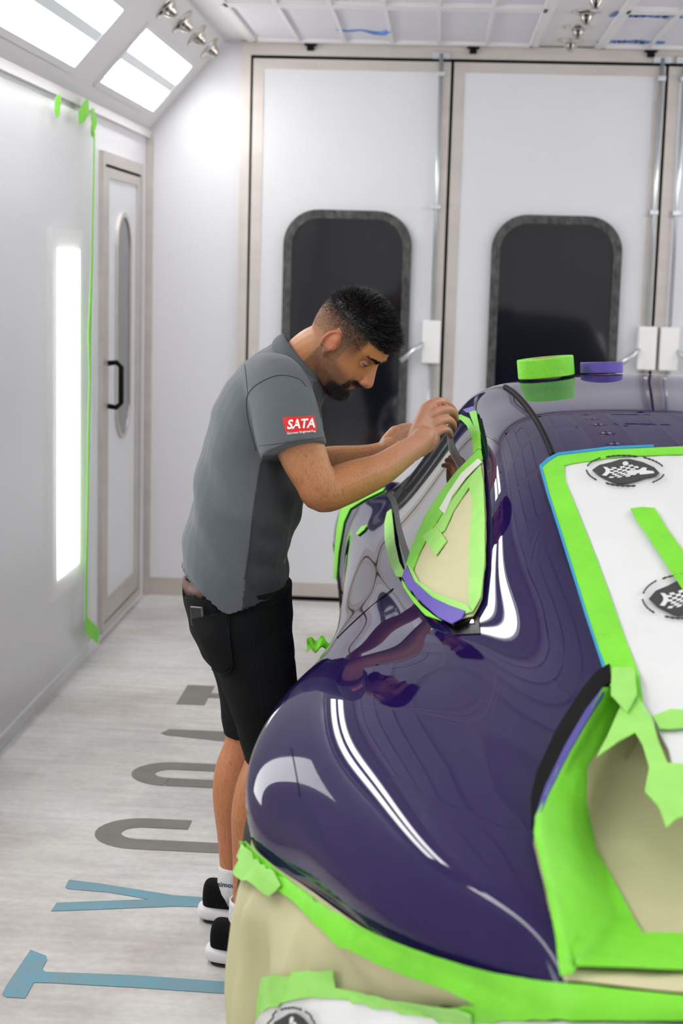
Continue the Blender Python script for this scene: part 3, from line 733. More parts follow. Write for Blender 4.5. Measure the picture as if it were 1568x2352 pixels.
# shut lines
def groove(name, pts): return seam(name, pts, .0011, M['black'])
groove('door_shut_line', [(903, 1352), (870, 1378), (830, 1412), (800, 1440), (774, 1466)])
groove('bumper_shut_line', [(669, 1720), (676, 1755), (684, 1800), (688, 1830)])

# ---- lower masking drape under the bumper line ----
BL = [(2.98, -.325, .60), (2.78, -.322, .66), (2.50, -.322, .695), (2.38, -.262, .705), (2.18, -.163, .728), (1.97, -.012, .752), (1.83, .13, .770), (1.775, .32, .775), (1.765, .6, .777)]
def bl(t):
    A = np.array(BL); A[:, 1] += .0275*(1.6-A[:, 2])*np.clip((.6-A[:, 1])/.3, 0, 1); A[:, 2] -= .060*np.clip((.6-A[:, 1])/.2, .3, 1); x = t*(len(BL)-1); return hermite(np.arange(len(BL), dtype=float), A, x)
ND, MD = 130, 40
dv = []
for i in range(ND+1):
    t = i/ND; Y, X_, Z_ = bl(t); Y2, X2, Z2 = bl(min(t+.01, 1)); Y1, X1, Z1_ = bl(max(t-.01, 0))
    tx, ty = X2-X1, Y2-Y1; l = math.hypot(tx, ty); nx_, ny_ = ty/l, -tx/l   # outward
    if nx_ > 0 and t < .8: nx_, ny_ = -nx_, -ny_
    if t >= .8 and ny_ > 0: nx_, ny_ = -nx_, -ny_
    for j in range(MD+1):
        s = j/MD; z = Z_-.004-(Z_-.0)*s; z = max(z, .01)
        fl = -.006+.012*min(1, s*3)+.012*s
        # hanging folds
        f_ = .013*math.sin(t*46+2.5*noise.noise(Vector((t*6, s*2, 0)))*2)*min(1, s*5)+.02*noise.noise(Vector((t*9, s*5, 5)))*min(1, s*6)
        if t > .45: fl += -.07*math.exp(-((s-.16)/.1)**2)*math.exp(-((t-.68)/.2)**2)
        q = Vector((X_+nx_*(fl+f_), Y+ny_*(fl+f_), z))
        if j < 5:
            near_ = bvh_body.find_nearest(Vector((X_, Y, Z_-.004)))[0]; k_ = (j/5)**.7
            q = Vector((near_.x*(1-k_)+q.x*k_, near_.y*(1-k_)+q.y*k_, q.z))
        dv.append(q)
df = []
for i in range(ND):
    for j in range(MD): a = i*(MD+1)+j; df.append((a, a+1, a+MD+2, a+MD+1))
off = len(dv); dvm = [mirror(p) for p in dv]
allv = dv+dvm; allf = df+[tuple(k+off for k in f[::-1]) for f in df]
dr = obj('masking_paper', allv, allf, M['paper'], None, True)
so = dr.modifiers.new('s', 'SOLIDIFY'); so.thickness = .001
tag(dr, 'beige masking paper skirt hanging below the purple rear fender to the floor', 'masking paper')
nb0 = len(V_body)
bvh_all = BVHTree.FromPolygons([tuple(v) for v in V_body]+[tuple(v) for v in allv], list(F_body)+[tuple(k+nb0 for k in f) for f in allf])
fn_all = make_fn(bvh_all)
def T_(name, poly, off, m, label, cat, nz=None, step=18, fn=None, group=None):
    o = px_patch(name, poly, off, m, None, .0012, step, nz, fn); return tag(o, label, cat, group)

# engine bay (opening under the removed lid)
def fn_bay(px, py):
    p, n = fn_body(px, py); d = seg_dist(bay[:10], px, py)
    return p+ray(px, py).normalized()*max(0, min(.20, (d-12)*.0016)), n
T_('masking_paper', bay, .001, M['paper'], 'beige masking paper covering the rear engine opening inside the green tape', 'masking paper', (.016, 5, 1), 20, fn_bay)
seamr = px_patch('opening_seal', [(1405, 1548), (1375, 1566), (1340, 1612), (1280, 1706), (1235, 1800), (1221, 1860), (1222, 1935), (1233, 1890), (1255, 1830), (1300, 1740), (1350, 1655), (1388, 1603), (1410, 1590)], .018, M['black'], car, .003, 12)
px_patch('opening_flange', [(1388, 1603), (1350, 1655), (1300, 1740), (1255, 1830), (1228, 1912), (1238, 1912), (1262, 1850), (1310, 1755), (1358, 1672), (1394, 1615)], .018, mat('purple_flange_paint', srgb(62, 55, 150), .3, coat=1), car, .002, 12)
T_('masking_tape', [(1393, 1608), (1358, 1668), (1308, 1752), (1262, 1845), (1232, 1910), (1228, 1950), (1262, 2095), (1298, 2252), (1318, 2250), (1350, 2190), (1470, 2170), (1420, 2080), (1370, 1985), (1348, 1880), (1352, 1790), (1400, 1715), (1455, 1650), (1430, 1612)], .019, M['tape_g'], 'wide band of green tape along left edge of the engine opening', 'masking tape', (.006, 12, 3), 13, fn_bay)
T_('masking_tape', [(1330, 2165), (1568, 2168), (2100, 2180), (2100, 2250), (1568, 2248), (1325, 2238), (1312, 2200)], .023, M['tape_g'], 'horizontal green tape strip low across the engine opening', 'masking tape', (.003, 9, 8), 14, fn_bay)
T_('masking_tape', [(1438, 1640), (1468, 1632), (1500, 1690), (1512, 1740), (1530, 1790), (1568, 1792), (2000, 1800), (2000, 1905), (1568, 1912), (1548, 1918), (1525, 1940), (1508, 1890), (1478, 1858), (1490, 1800), (1478, 1750), (1462, 1720), (1425, 1740), (1375, 1778), (1400, 1730)], .026, M['tape_gl'], 'torn light green tape strip joining white film to beige paper', 'masking tape', (.003, 9, 4), 16)
T_('masking_tape', [(1415, 1575), (1462, 1578), (1468, 1640), (1445, 1680), (1412, 1640)], .030, M['tape_gl'], 'crumpled green tape patch at lower left corner of rear window', 'masking tape', (.008, 24, 2), 10)

# rear window film and its tape
film_poly = [(1285, 1080), (1400, 1062), (1568, 1056), (1800, 1058), (2000, 1080), (2060, 1300), (2150, 1600), (2150, 1790), (1568, 1790), (1545, 1790), (1535, 1740), (1512, 1695), (1470, 1640), (1440, 1560), (1395, 1430), (1345, 1270), (1300, 1140)]
film = T_('masking_film', film_poly, .009, M['film'], 'white masking film with dark printed emblems covering the rear window', 'masking film', (.005, 6, 1), 22)
T_('masking_tape', [(1248, 1090), (1280, 1063), (1400, 1050), (1568, 1043), (1800, 1046), (2000, 1066), (2000, 1082), (1800, 1064), (1568, 1060), (1450, 1064), (1400, 1068), (1370, 1074), (1318, 1080), (1296, 1086), (1299, 1130), (1262, 1130)], .016, M['tape_g'], 'green tape along the top edge of rear window film', 'masking tape', None, 14)
T_('masking_tape', [(1248, 1092), (1262, 1150), (1290, 1235), (1320, 1330), (1350, 1425), (1378, 1510), (1402, 1590), (1440, 1640), (1478, 1632), (1470, 1570), (1440, 1490), (1408, 1400), (1372, 1300), (1340, 1220), (1312, 1150), (1300, 1120), (1298, 1088)], .0165, M['tape_g'], 'long green tape down the left edge of rear window film', 'masking tape', None, 14)
T_('masking_tape', [(1243, 1088), (1262, 1070), (1284, 1059), (1400, 1045), (1500, 1041), (1500, 1045), (1400, 1050), (1284, 1064), (1266, 1075), (1249, 1090), (1265, 1150), (1293, 1238), (1323, 1332), (1353, 1427), (1381, 1512), (1404, 1575), (1407, 1592), (1400, 1590), (1376, 1514), (1348, 1429), (1318, 1334), (1288, 1240), (1260, 1152)], .018, M['tape_c'], 'thin cyan line tape outlining the rear window', 'masking tape', None, 12)
T_('masking_tape', [(1448, 1188), (1475, 1185), (1502, 1187), (1530, 1235), (1568, 1288), (1640, 1390), (1640, 1500), (1568, 1378), (1530, 1318), (1480, 1240), (1462, 1215)], .019, M['tape_g'], 'short diagonal green tape strip in middle of the white film', 'masking tape', None, 14)
T_('masking_tape', [(1500, 1672), (1540, 1655), (1600, 1660), (1600, 1695), (1540, 1702), (1515, 1700)], .0205, M['tape_gl'], 'small pale green tape tab at right edge on the white film', 'masking tape', None, 10)

# printed emblems on the film (children of the film)
def emblem(film_o, cx, cy, ex, ey, rot, fn, off, seed=0, part=1.0):
    """ex, ey: half axes in px; dark oval blob with a chequered patch, outlined by ring of small marks"""
    ca, sa = math.cos(rot), math.sin(rot)
    def tf(a, b, rs=1): return (cx+(ca*a*ex-sa*b*ey)*rs, cy+(sa*a*ex+ca*b*ey)*rs)
    blob = [(-1, .02), (-.8, -.38), (-.45, -.62), (-.2, -.85), (.1, -.92), (.5, -.72), (.85, -.35), (1.0, .05), (.9, .3), (.62, .42), (.35, .7), (.05, .92), (-.22, .98), (-.4, .85), (-.8, .42)]
    px_patch('printed_emblem', [tf(a, b) for a, b in blob], off, M['ink'], film_o, .0004, 9, None, fn)
    # chequered patch
    bm = bmesh.new(); n = 7
    quad = lambda u, v: (-.78+1.12*u+.10*math.sin(v*4), -.28+.25*math.sin(u*5)*.4+v*.95-.25*u*(1-v))
    for i in range(n+1):
        for j in range(n):
            if (i+j) % 2 == 0 or (i == 0): 
                if j > n-2-i*.2 and i < 2: continue
                cs = [quad(i/(n+1), j/n), quad((i+1.08)/(n+1), j/n), quad((i+1.08)/(n+1), (j+1)/n), quad(i/(n+1), (j+1)/n)]
                vv = []
                for a, b in cs:
                    q, nn = fn(*tf(a*.88, b*.8)); vv.append(bm.verts.new(q+nn*(off+.0012)))
                bm.faces.new(vv)
    px_ = bmobj('chequered_print', bm, M['film'], film_o)
    # banner shape on the right side and small round mark
    px_patch('printed_banner', [tf(a, b) for a, b in [(.1, -.05), (.35, -.02), (.5, -.3), (.62, -.28), (.6, -.08), (.82, -.05), (.85, .1), (.6, .2), (.42, .25), (.4, .12), (.2, .3), (.02, .3)]], off+.0006, M['film'], film_o, .0004, 8, None, fn)
    px_patch('printed_dot', [tf(-.02+.09*math.cos(t), -.55+.16*math.sin(t)) for t in [k*PI/5 for k in range(10)]], off+.0006, M['film'], film_o, .0004, 8, None, fn)
    # ring lettering marks
    for (t0, t1, rr) in ((3.35, 4.0, 1.17), (4.15, 5.0, 1.14), (5.15, 5.9, 1.17), (.15, .8, 1.15), (1.3, 2.1, 1.17), (2.4, 3.1, 1.17)):
        P = []
        for k in range(13):
            t = t0+(t1-t0)*k/12; q, nn = fn(*tf(rr*math.cos(t), rr*math.sin(t)*1.0)); P.append(q+nn*(off+.001))
        o = tube('printed_lettering_arc', P, [.0012+.0012*(k % 2) for k in range(13)], M['ink'], film_o, 4)
emblem(film, 1437, 1100, 76, 30, .04, fn_body, .0175)
emblem(film, 1572, 1390, 82, 44, -.05, fn_body, .0175)

# lower band: tape under the bumper line
T_('masking_tape', [(566, 1916), (600, 1950), (645, 1988), (700, 2030), (760, 2073), (820, 2107), (880, 2138), (940, 2164), (1000, 2186), (1080, 2211), (1150, 2230), (1230, 2248), (1300, 2263), (1400, 2278), (1568, 2294), (2150, 2310), (2150, 2345), (1568, 2335), (1400, 2334), (1100, 2336), (1000, 2302), (1110, 2300), (1040, 2262), (960, 2236), (880, 2206), (800, 2170), (740, 2125), (690, 2075), (648, 2042), (600, 2025), (538, 2008), (545, 1970), (558, 1935)], .0095, M['tape_g'], 'long green tape band following the lower edge of purple fender', 'masking tape', (.004, 10, 6), 15, fn_all)
T_('masking_tape', [(538, 2010), (545, 1968), (560, 1932), (600, 1965), (650, 2005), (668, 2040), (640, 2062), (600, 2035), (560, 2018)], .0145, M['tape_gl'], 'crumpled pale green tape at left end of the fender band', 'masking tape', (.005, 26, 6), 10, fn_all)
lowf = T_('masking_film', [(585, 2356), (600, 2332), (640, 2308), (730, 2290), (800, 2296), (900, 2312), (1000, 2326), (1100, 2337), (1300, 2342), (1568, 2346), (2150, 2356), (2150, 2560), (1000, 2560), (560, 2560)], .006, M['film'], 'white masking film sheet at the bottom edge below the beige paper', 'masking film', (.008, 8, 2), 22, fn_all)
T_('masking_tape', [(592, 2330), (604, 2262), (625, 2245), (700, 2232), (778, 2218), (782, 2262), (860, 2274), (960, 2288), (1060, 2300), (1100, 2312), (1100, 2338), (1000, 2330), (900, 2316), (800, 2300), (730, 2293), (640, 2312), (605, 2334)], .0125, M['tape_gl'], 'pale green tape strip joining beige skirt to bottom white film', 'masking tape', (.004, 14, 6), 12, fn_all)
emblem(lowf, 690, 2372, 46, 46, .2, fn_all, .020)

# ---- side glass masking ----
S = dict(fn=fn_body)
T_('masking_paper', [(1112, 1050), (1080, 1085), (1040, 1150), (1000, 1220), (965, 1290), (945, 1335), (965, 1370), (1010, 1405), (1060, 1430), (1090, 1420), (1112, 1380), (1120, 1300), (1122, 1200), (1117, 1110)], .004, M['paper'], 'beige masking paper filling the rear quarter window', 'masking paper', (.005, 20, 1), 10)
T_('masking_tape', [(1108, 1036), (1100, 1046), (1060, 1085), (1020, 1135), (985, 1190), (955, 1260), (935, 1322), (940, 1340), (952, 1330), (975, 1270), (1005, 1215), (1040, 1160), (1075, 1110), (1116, 1062), (1112, 1040)], .0105, M['tape_g'], 'green tape strip along the pillar between door glass and quarter window', 'masking tape', None, 9)
T_('masking_tape', [(1112, 1075), (1118, 1110), (1122, 1200), (1121, 1300), (1112, 1380), (1092, 1415), (1084, 1395), (1086, 1300), (1088, 1230), (1094, 1160), (1086, 1125), (1050, 1180), (1030, 1225), (1005, 1245), (1018, 1200), (1050, 1150), (1085, 1105)], .0105, M['tape_gl'], 'pale green tape down the rear edge of the quarter window', 'masking tape', None, 9)
T_('masking_tape', [(1108, 1062), (1116, 1070), (1080, 1105), (1050, 1145), (1032, 1188), (1020, 1176), (1040, 1140), (1070, 1095)], .013, M['tape_w'], 'white tape strip near the top of the quarter window masking', 'masking tape', None, 8)
T_('masking_tape', [(980, 1238), (1012, 1215), (1036, 1250), (1012, 1283)], .0115, M['tape_gl'], 'square green tape tab stuck on quarter window paper', 'masking tape', None, 8)
T_('masking_tape', [(950, 1302), (972, 1345), (1010, 1372), (1050, 1388), (1082, 1400), (1092, 1416), (1060, 1424), (1010, 1400), (970, 1372), (942, 1332)], .012, M['tape_gl'], 'light green tape along the bottom of quarter window paper', 'masking tape', None, 8)
T_('masking_tape', [(940, 1320), (946, 1308), (962, 1345), (1005, 1385), (1040, 1402), (1078, 1416), (1070, 1434), (1045, 1447), (1015, 1432), (980, 1398), (950, 1362), (934, 1336)], .0145, M['tape_p'], 'purple tape curving around the lower corner of quarter window', 'masking tape', None, 8)
T_('masking_tape', [(933, 1340), (948, 1368), (978, 1405), (1010, 1432), (1022, 1440), (985, 1428), (955, 1392), (936, 1360)], .0145, M['tape_g'], 'narrow green tape edge beneath the purple tape', 'masking tape', None, 7)
T_('masking_tape', [(1050, 963), (1066, 958), (1085, 968), (1100, 995), (1109, 1035), (1096, 1048), (1092, 1015), (1080, 985), (1066, 970), (1050, 968)], .0105, M['tape_g'], 'curved green tape being applied at top of door window', 'masking tape', None, 7)
T_('masking_tape', [(1085, 955), (1100, 952), (1110, 1000), (1114, 1040), (1104, 1040), (1098, 990)], .0125, M['tape_g'], 'short green tape strip at upper rear corner of door window', 'masking tape', None, 7)
T_('masking_tape', [(1072, 948), (1094, 942), (1097, 953), (1080, 956)], .0125, M['tape_p'], 'tiny purple tape piece at top of the door window frame', 'masking tape', None, 7)
T_('masking_tape', [(893, 1180), (903, 1172), (907, 1200), (912, 1250), (922, 1295), (936, 1322), (934, 1330), (915, 1330), (897, 1290), (888, 1245), (887, 1205)], .0065, M['tape_gl'], 'pale green tape on the belt line at front of the door window', 'masking tape', None, 7)
T_('masking_tape', [(820, 1228), (832, 1212), (846, 1208), (838, 1220), (824, 1231)], .004, M['tape_g'], 'tiny green tape over the mirror hole in the door', 'masking tape', None, 6)
T_('masking_tape', [(785, 1170), (800, 1158), (840, 1140), (885, 1122), (880, 1130), (838, 1150), (806, 1170), (792, 1200), (780, 1270), (775, 1330), (769, 1330), (771, 1260), (776, 1210)], .004, M['tape_g'], 'thin green tape around the front wing edge', 'masking tape', None, 7)
bm = bmesh.new(); g = {}
c_ = at(737, 1484, 3.35)
for i in range(15):
    for j in range(8):
        u, v = i/14, j/7
        g[i, j] = bm.verts.new(c_+Vector((-.032+.06*u, .01*math.sin(u*9+v*4), .012*(v-.5)*2*(.6+.8*(1-u))+.010*u+.006*math.sin(u*14)+.005*noise.noise(Vector((u*7, v*5, 1))))))
for i in range(14):
    for j in range(7): bm.faces.new((g[i, j], g[i+1, j], g[i+1, j+1], g[i, j+1]))
o = bmobj('masking_tape', bm, M['tape_g'], None, True); sm_ = o.modifiers.new('s', 'SOLIDIFY'); sm_.thickness = .001
tag(o, 'crumpled green tape tail poking out by the car door sill', 'masking tape')

# ---- tape rolls on the roof ----
def tape_roll(cx_px, by_px, wpx, hpx, Y, m, tilt, label):
    wid = wpx/F*Y*1.0; R = wid/2; hh = hpx/F*Y*.93; b = at(cx_px, by_px, Y)
    hit = bvh_body.ray_cast(Vector((b.x, Y, 2)), Vector((0, 0, -1)))
    base = Vector((b.x, Y, hit[0].z+.003+abs(math.tan(tilt))*0))
    n = hit[1] if hit[1].z > 0 else -hit[1]
    t = thing('tape_roll', label, 'tape roll', None, base); 
    q = Vector((0, 0, 1)).rotation_difference(Vector((n.x+tilt, n.y*.7, n.z)).normalized()); t.rotation_mode = 'QUATERNION'; t.rotation_quaternion = q
    bm = bmesh.new(); lathe(bm, [(R-.001, 0), (R, .002), (R, hh-.002), (R-.001, hh), (.043, hh), (.043, 0)], seg=64, closed=True); bmesh.ops.recalc_face_normals(bm, faces=bm.faces)
    o = bmobj('tape_winding', bm, m, t, False)
    bm = bmesh.new(); lathe(bm, [(.0425, 0), (.0425, hh), (.038, hh), (.038, 0)], seg=48, closed=True); bmesh.ops.recalc_face_normals(bm, faces=bm.faces)
    bmobj('cardboard_core', bm, mat('cardboard', srgb(190, 165, 125), .8), t)
tape_roll(1254, 878, 128, 46, 4.2, M['tape_g'], 0.0, 'large roll of green masking tape lying flat on the car roof')
tape_roll(1381, 862, 96, 27, 4.25, M['tape_p'], 0.0, 'small roll of purple tape lying flat on the car roof beside the green roll')

# ================= PERSON =================
def P3(px, py, Y): return at(px, py, Y)
def add_rings(bm, rings):
    R = [[bm.verts.new(p) for p in r] for r in rings]; n = len(R[0])
    for a, b in zip(R, R[1:]):
        for k in range(n): bm.faces.new((a[k], a[(k+1) % n], b[(k+1) % n], b[k]))
    bm.faces.new(R[0][::-1]); bm.faces.new(R[-1])
def ipt(pts, n=5):
    """Catmull-Rom through tuples"""
    A = [np.array(p, float) for p in pts]; out = []
    for i in range(len(A)-1):
        p0 = A[max(i-1, 0)]; p1 = A[i]; p2 = A[i+1]; p3 = A[min(i+2, len(A)-1)]
        for k in range(n):
            t = k/n; out.append(.5*((2*p1)+(p2-p0)*t+(2*p0-5*p1+4*p2-p3)*t*t+(3*p1-p0-3*p2+p3)*t**3))
    out.append(A[-1]); return out
def chain(bm, pts, seg=14, flat=None, ends=True):
    """pts: (px, py, Y, r) -> smooth tapered limb with rounded ends"""
    W_ = ipt([(*P3(a, b, c), r) for a, b, c, r in pts], 5)
    wchain(bm, W_, seg, flat, ends)
def wchain(bm, W_, seg=14, flat=None, ends=True):
    P = [Vector(q[:3]) for q in W_]; R = [float(q[3]) for q in W_]
    if ends:
        d0 = (P[0]-P[1]).normalized(); d1 = (P[-1]-P[-2]).normalized()
        P = [P[0]+d0*R[0]*.95, P[0]+d0*R[0]*.7]+P+[P[-1]+d1*R[-1]*.7, P[-1]+d1*R[-1]*.95]
        R = [R[0]*.25, R[0]*.7]+R+[R[-1]*.7, R[-1]*.25]
    rings = []; px = None
    for i, p in enumerate(P):
        d = (P[min(i+1, len(P)-1)]-P[max(i-1, 0)]).normalized()
        if px is None:
            px = (flat[0]-d*flat[0].dot(d)).normalized() if flat else frame_of(d)[0]
        else: px = (px-d*px.dot(d)).normalized()
        py = px.cross(d).normalized(); fa, fb = (flat[1], flat[2]) if flat else (1, 1)
        rings.append([p+px*math.cos(t)*R[i]*fa+py*math.sin(t)*R[i]*fb for t in [2*PI*k/seg for k in range(seg)]])
    add_rings(bm, rings)
def ellipsoid(bm, M4, seg=20):
    bmesh.ops.create_uvsphere(bm, u_segments=seg, v_segments=seg//2+2, radius=1, matrix=M4)
def remeshed(name, bm, voxel, smooth_it, m):
    bmesh.ops.recalc_face_normals(bm, faces=bm.faces)
    me = bpy.data.meshes.new(name+'_src'); bm.to_mesh(me); bm.free()
    o = bpy.data.objects.new('tmp', me); COL.objects.link(o)
    r = o.modifiers.new('r', 'REMESH'); r.mode = 'VOXEL'; r.voxel_size = voxel; r.use_smooth_shade = True
    s = o.modifiers.new('s', 'SMOOTH'); s.factor = .5; s.iterations = smooth_it
    dg = bpy.context.evaluated_depsgraph_get(); dg.update()
    me2 = bpy.data.meshes.new_from_object(o.evaluated_get(dg)); me2.name = name
    bpy.data.objects.remove(o); me2.materials.clear()
    me2.polygons.foreach_set('use_smooth', [True]*len(me2.polygons))
    me2.materials.append(m)
    return me2
def coords(me):
    co = np.empty(len(me.vertices)*3); me.vertices.foreach_get('co', co); return co.reshape(-1, 3)
def set_coords(me, co): me.vertices.foreach_set('co', co.ravel()); me.update()

# head frame: origin between the ears
HO = P3(786, 787, 3.66)
pitch = math.radians(46); yaw = math.radians(-13); roll = math.radians(2)
HM = Matrix.Translation(HO) @ Matrix.Rotation(yaw, 4, 'Z') @ Matrix.Rotation(pitch, 4, 'Y') @ Matrix.Rotation(roll, 4, 'X')
HS = 1.02
HM = HM @ Matrix.Scale(HS, 4); HI = HM.inverted()
PROF = [ # z, front x, back x, half width, centre-of-width x
 (-.100, .070, .030, .012), (-.096, .084, .012, .026), (-.088, .0925, .000, .038), (-.078, .0955, -.012, .046), (-.066, .0925, -.030, .053), (-.056, .090, -.050, .059),
 (-.046, .0925, -.062, .062), (-.034, .0915, -.070, .065), (-.022, .0885, -.077, .0675), (-.010, .086, -.083, .0695), (.004, .084, -.088, .071), (.016, .0845, -.091, .072),
 (.028, .0885, -.093, .0735), (.038, .0945, -.094, .075), (.048, .0955, -.094, .0765), (.060, .0935, -.092, .077), (.074, .088, -.088, .0765), (.088, .078, -.081, .073), (.102, .062, -.070, .065),
 (.114, .042, -.055, .052), (.123, .020, -.035, .034), (.127, .000, -.018, .014)]
def head_rings():
    out = []
    for z, xf, xb, hw in [tuple(q) for q in ipt(PROF, 3)]:
        r = []; xc = min(.015, (xf+xb)/2+.01)
        for k in range(40):
            t = 2*PI*k/40; c, s = math.cos(t), math.sin(t)
            n = 2.35 if c > 0 else 2.1
            cc = math.copysign(abs(c)**(2/n), c); ss = math.copysign(abs(s)**(2/n), s)
            x = xc+(xf-xc)*cc if c > 0 else xc+(xc-xb)*cc
            # cheeks narrow toward the front
            fw = 1-.10*max(0, cc)**1.5
            r.append(HM @ Vector((x, hw*ss*fw, z)))
        out.append(r)
    return out
bmh = bmesh.new(); add_rings(bmh, head_rings())
def hl(bm, pts, seg=10, flat=None):     # head-local limb
    wchain(bm, [(*(HM @ Vector(p[:3])), p[3]*HS) for p in ipt(pts, 4)], seg, flat)
hl(bmh, [(.086, 0, .034, .0065), (.092, 0, .020, .0070), (.101, 0, .004, .0078), (.110, 0, -.010, .0083), (.1135, 0, -.0165, .0086)])
hl(bmh, [(.084, 0, .036, .009), (.087, 0, .018, .0105), (.092, 0, .0, .0115), (.095, 0, -.014, .013), (.093, 0, -.026, .011)])
hl(bmh, [(.1135, 0, -.0185, .0078), (.106, 0, -.026, .0072), (.092, 0, -.030, .006)])
for s in (-1, 1):
    hl(bmh, [(.0985, s*.0135, -.015, .0055), (.1045, s*.0125, -.0205, .0068), (.097, s*.013, -.0245, .006)])       # nostril wings
    hl(bmh, [(.088, s*.010, .041, .007), (.0875, s*.026, .044, .0075), (.076, s*.046, .040, .0065)])                # brow ridge
    hl(bmh, [(.064, s*.034, -.012, .014), (.045, s*.044, -.008, .015), (.015, s*.052, -.004, .013)])                     # cheekbone
    # ear: disc, rim, lobe
    e0 = Vector((-.006, s*.0735, .004))
    M4 = HM @ Matrix.Translation(e0+Vector((0, s*.006, 0))) @ Matrix.Rotation(s*math.radians(18), 4, 'Z') @ Matrix.Rotation(math.radians(-12), 4, 'Y') @ Matrix.Diagonal((.0160, .0062, .0275, 1))
    ellipsoid(bmh, M4, 16)
    rim = []
    for k in range(13):
        a = math.radians(-34+ -(-1)*0 + k*18.5); a2 = PI*.28+a
        rim.append((e0.x+.0148*math.cos(a2)-.002, e0.y+s*(.0085+.0035*(-math.cos(a2))), e0.z+.0262*math.sin(a2)+.001, .0034))
    hl(bmh, rim, 8)
    hl(bmh, [(-.002, s*.080, -.022, .0055), (.004, s*.077, -.028, .0055), (.006, s*.073, -.030, .004)], 8)
    hl(bmh, [(.0095, s*.0765, .006, .0038), (.0105, s*.078, -.001, .0042), (.0095, s*.0765, -.008, .0038)], 8)       # tragus
# lips
arc = lambda z, x, wd, r: [(x-.012, -wd, z-.001, r*.55), (x-.003, -wd*.5, z, r*.95), (x, 0, z+.0005, r), (x-.003, wd*.5, z, r*.95), (x-.012, wd, z-.001, r*.55)]
hl(bmh, arc(-.0425, .0925, .023, .0052)); hl(bmh, arc(-.0525, .0905, .021, .0058))
hl(bmh, [(.086, -.012, -.078, .012), (.0875, 0, -.080, .0125), (.086, .012, -.078, .012)])                          # chin
# neck
chain(bmh, [(672, 872, 3.69, .066), (700, 832, 3.68, .061), (730, 805, 3.67, .059), (762, 792, 3.66, .056)], 20)
# torso under the shirt
NR = 28
def ring_at(back, front, ymid, hw, side_drop=0, pw=2.3):
    b = P3(back[0], back[1], ymid); f = P3(front[0], front[1], ymid); c = (b+f)/2; ax = (f-b)/2; out = []
    for k in range(NR):
        t = 2*PI*k/NR; cc = math.copysign(abs(math.cos(t))**(2/pw), math.cos(t)); ss = math.copysign(abs(math.sin(t))**(2/pw), math.sin(t))
        out.append(c+ax*cc+Vector((0, hw*ss, -side_drop*abs(ss)*(1-abs(cc))*1.0)))
    return out
tor = [((452, 1440), (655, 1440), 3.55, .15), ((440, 1350), (655, 1350), 3.56, .15), ((452, 1260), (655, 1280), 3.58, .145), ((468, 1120), (675, 1160), 3.61, .14), ((490, 1000), (680, 1050), 3.64, .145), ((540, 890), (700, 960), 3.67, .15), ((590, 830), (715, 910), 3.68, .13), ((632, 812), (722, 880), 3.68, .09), ((650, 800), (720, 860), 3.68, .05)]
add_rings(bmh, [ring_at(*t) for t in tor])
# arms
ARM_R = [(640, 893, 3.53, .060), (668, 965, 3.50, .057), (694, 1040, 3.47, .054), (722, 1100, 3.455, .047), (741, 1130, 3.46, .0465), (788, 1113, 3.49, .0475), (832, 1096, 3.525, .044), (875, 1078, 3.56, .038), (925, 1044, 3.60, .0315), (955, 1024, 3.625, .0285), (972, 1005, 3.645, .029)]
chain(bmh, ARM_R, 20)
chain(bmh, [(738, 1150, 3.45, .026), (734, 1140, 3.45, .030)], 12)
ARM_L = [(662, 895, 3.83, .058), (680, 965, 3.88, .054), (700, 1035, 3.93, .050), (716, 1072, 3.96, .046), (760, 1062, 3.97, .042), (810, 1056, 3.985, .037), (850, 1048, 3.995, .031), (880, 1038, 4.0, .0275), (895, 1028, 4.0, .028)]
chain(bmh, ARM_L, 20)
# right hand
def fing(bm, pts): chain(bm, pts, 12)
yv = Vector((0, 1, 0))
def palm(bm, w0, w1, k0, k1, th):
    """palm between wrist ends w0,w1 and knuckle ends k0,k1 (px,py,Y)"""
    for i in range(6):
        t = i/5
        a = [w0[j]+(w1[j]-w0[j])*t for j in range(3)]; b = [k0[j]+(k1[j]-k0[j])*t for j in range(3)]; m_ = [(a[j]+b[j])/2 for j in range(3)]
        chain(bm, [(*a, th*1.05), (*m_, th*1.08), (*b, th)], 12)
palm(bmh, (950, 1005, 3.64), (968, 1035, 3.63), (978, 940, 3.70), (996, 1003, 3.685), .0155)
chain(bmh, [(966, 1030, 3.65, .017), (985, 1022, 3.67, .017), (998, 1008, 3.69, .014)], 12)
fing(bmh, [(976, 938, 3.70, .0135), (996, 924, 3.715, .0108), (1016, 923, 3.74, .0102), (1033, 932, 3.775, .0092), (1046, 948, 3.80, .0075)])
fing(bmh, [(983, 957, 3.69, .0135), (1006, 944, 3.70, .0112), (1029, 941, 3.725, .0106), (1042, 950, 3.765, .0096), (1047, 962, 3.80, .0082)])
fing(bmh, [(989, 979, 3.685, .0132), (1008, 968, 3.695, .0108), (1028, 964, 3.715, .0102), (1039, 972, 3.75, .0092), (1042, 982, 3.78, .008)])
fing(bmh, [(994, 1000, 3.68, .012), (1008, 991, 3.685, .0095), (1023, 987, 3.70, .009), (1032, 994, 3.73, .0083), (1034, 1003, 3.755, .0072)])
fing(bmh, [(966, 1000, 3.665, .016), (985, 985, 3.71, .0145), (1008, 972, 3.76, .012), (1030, 962, 3.79, .0105), (1043, 958, 3.81, .0085)])
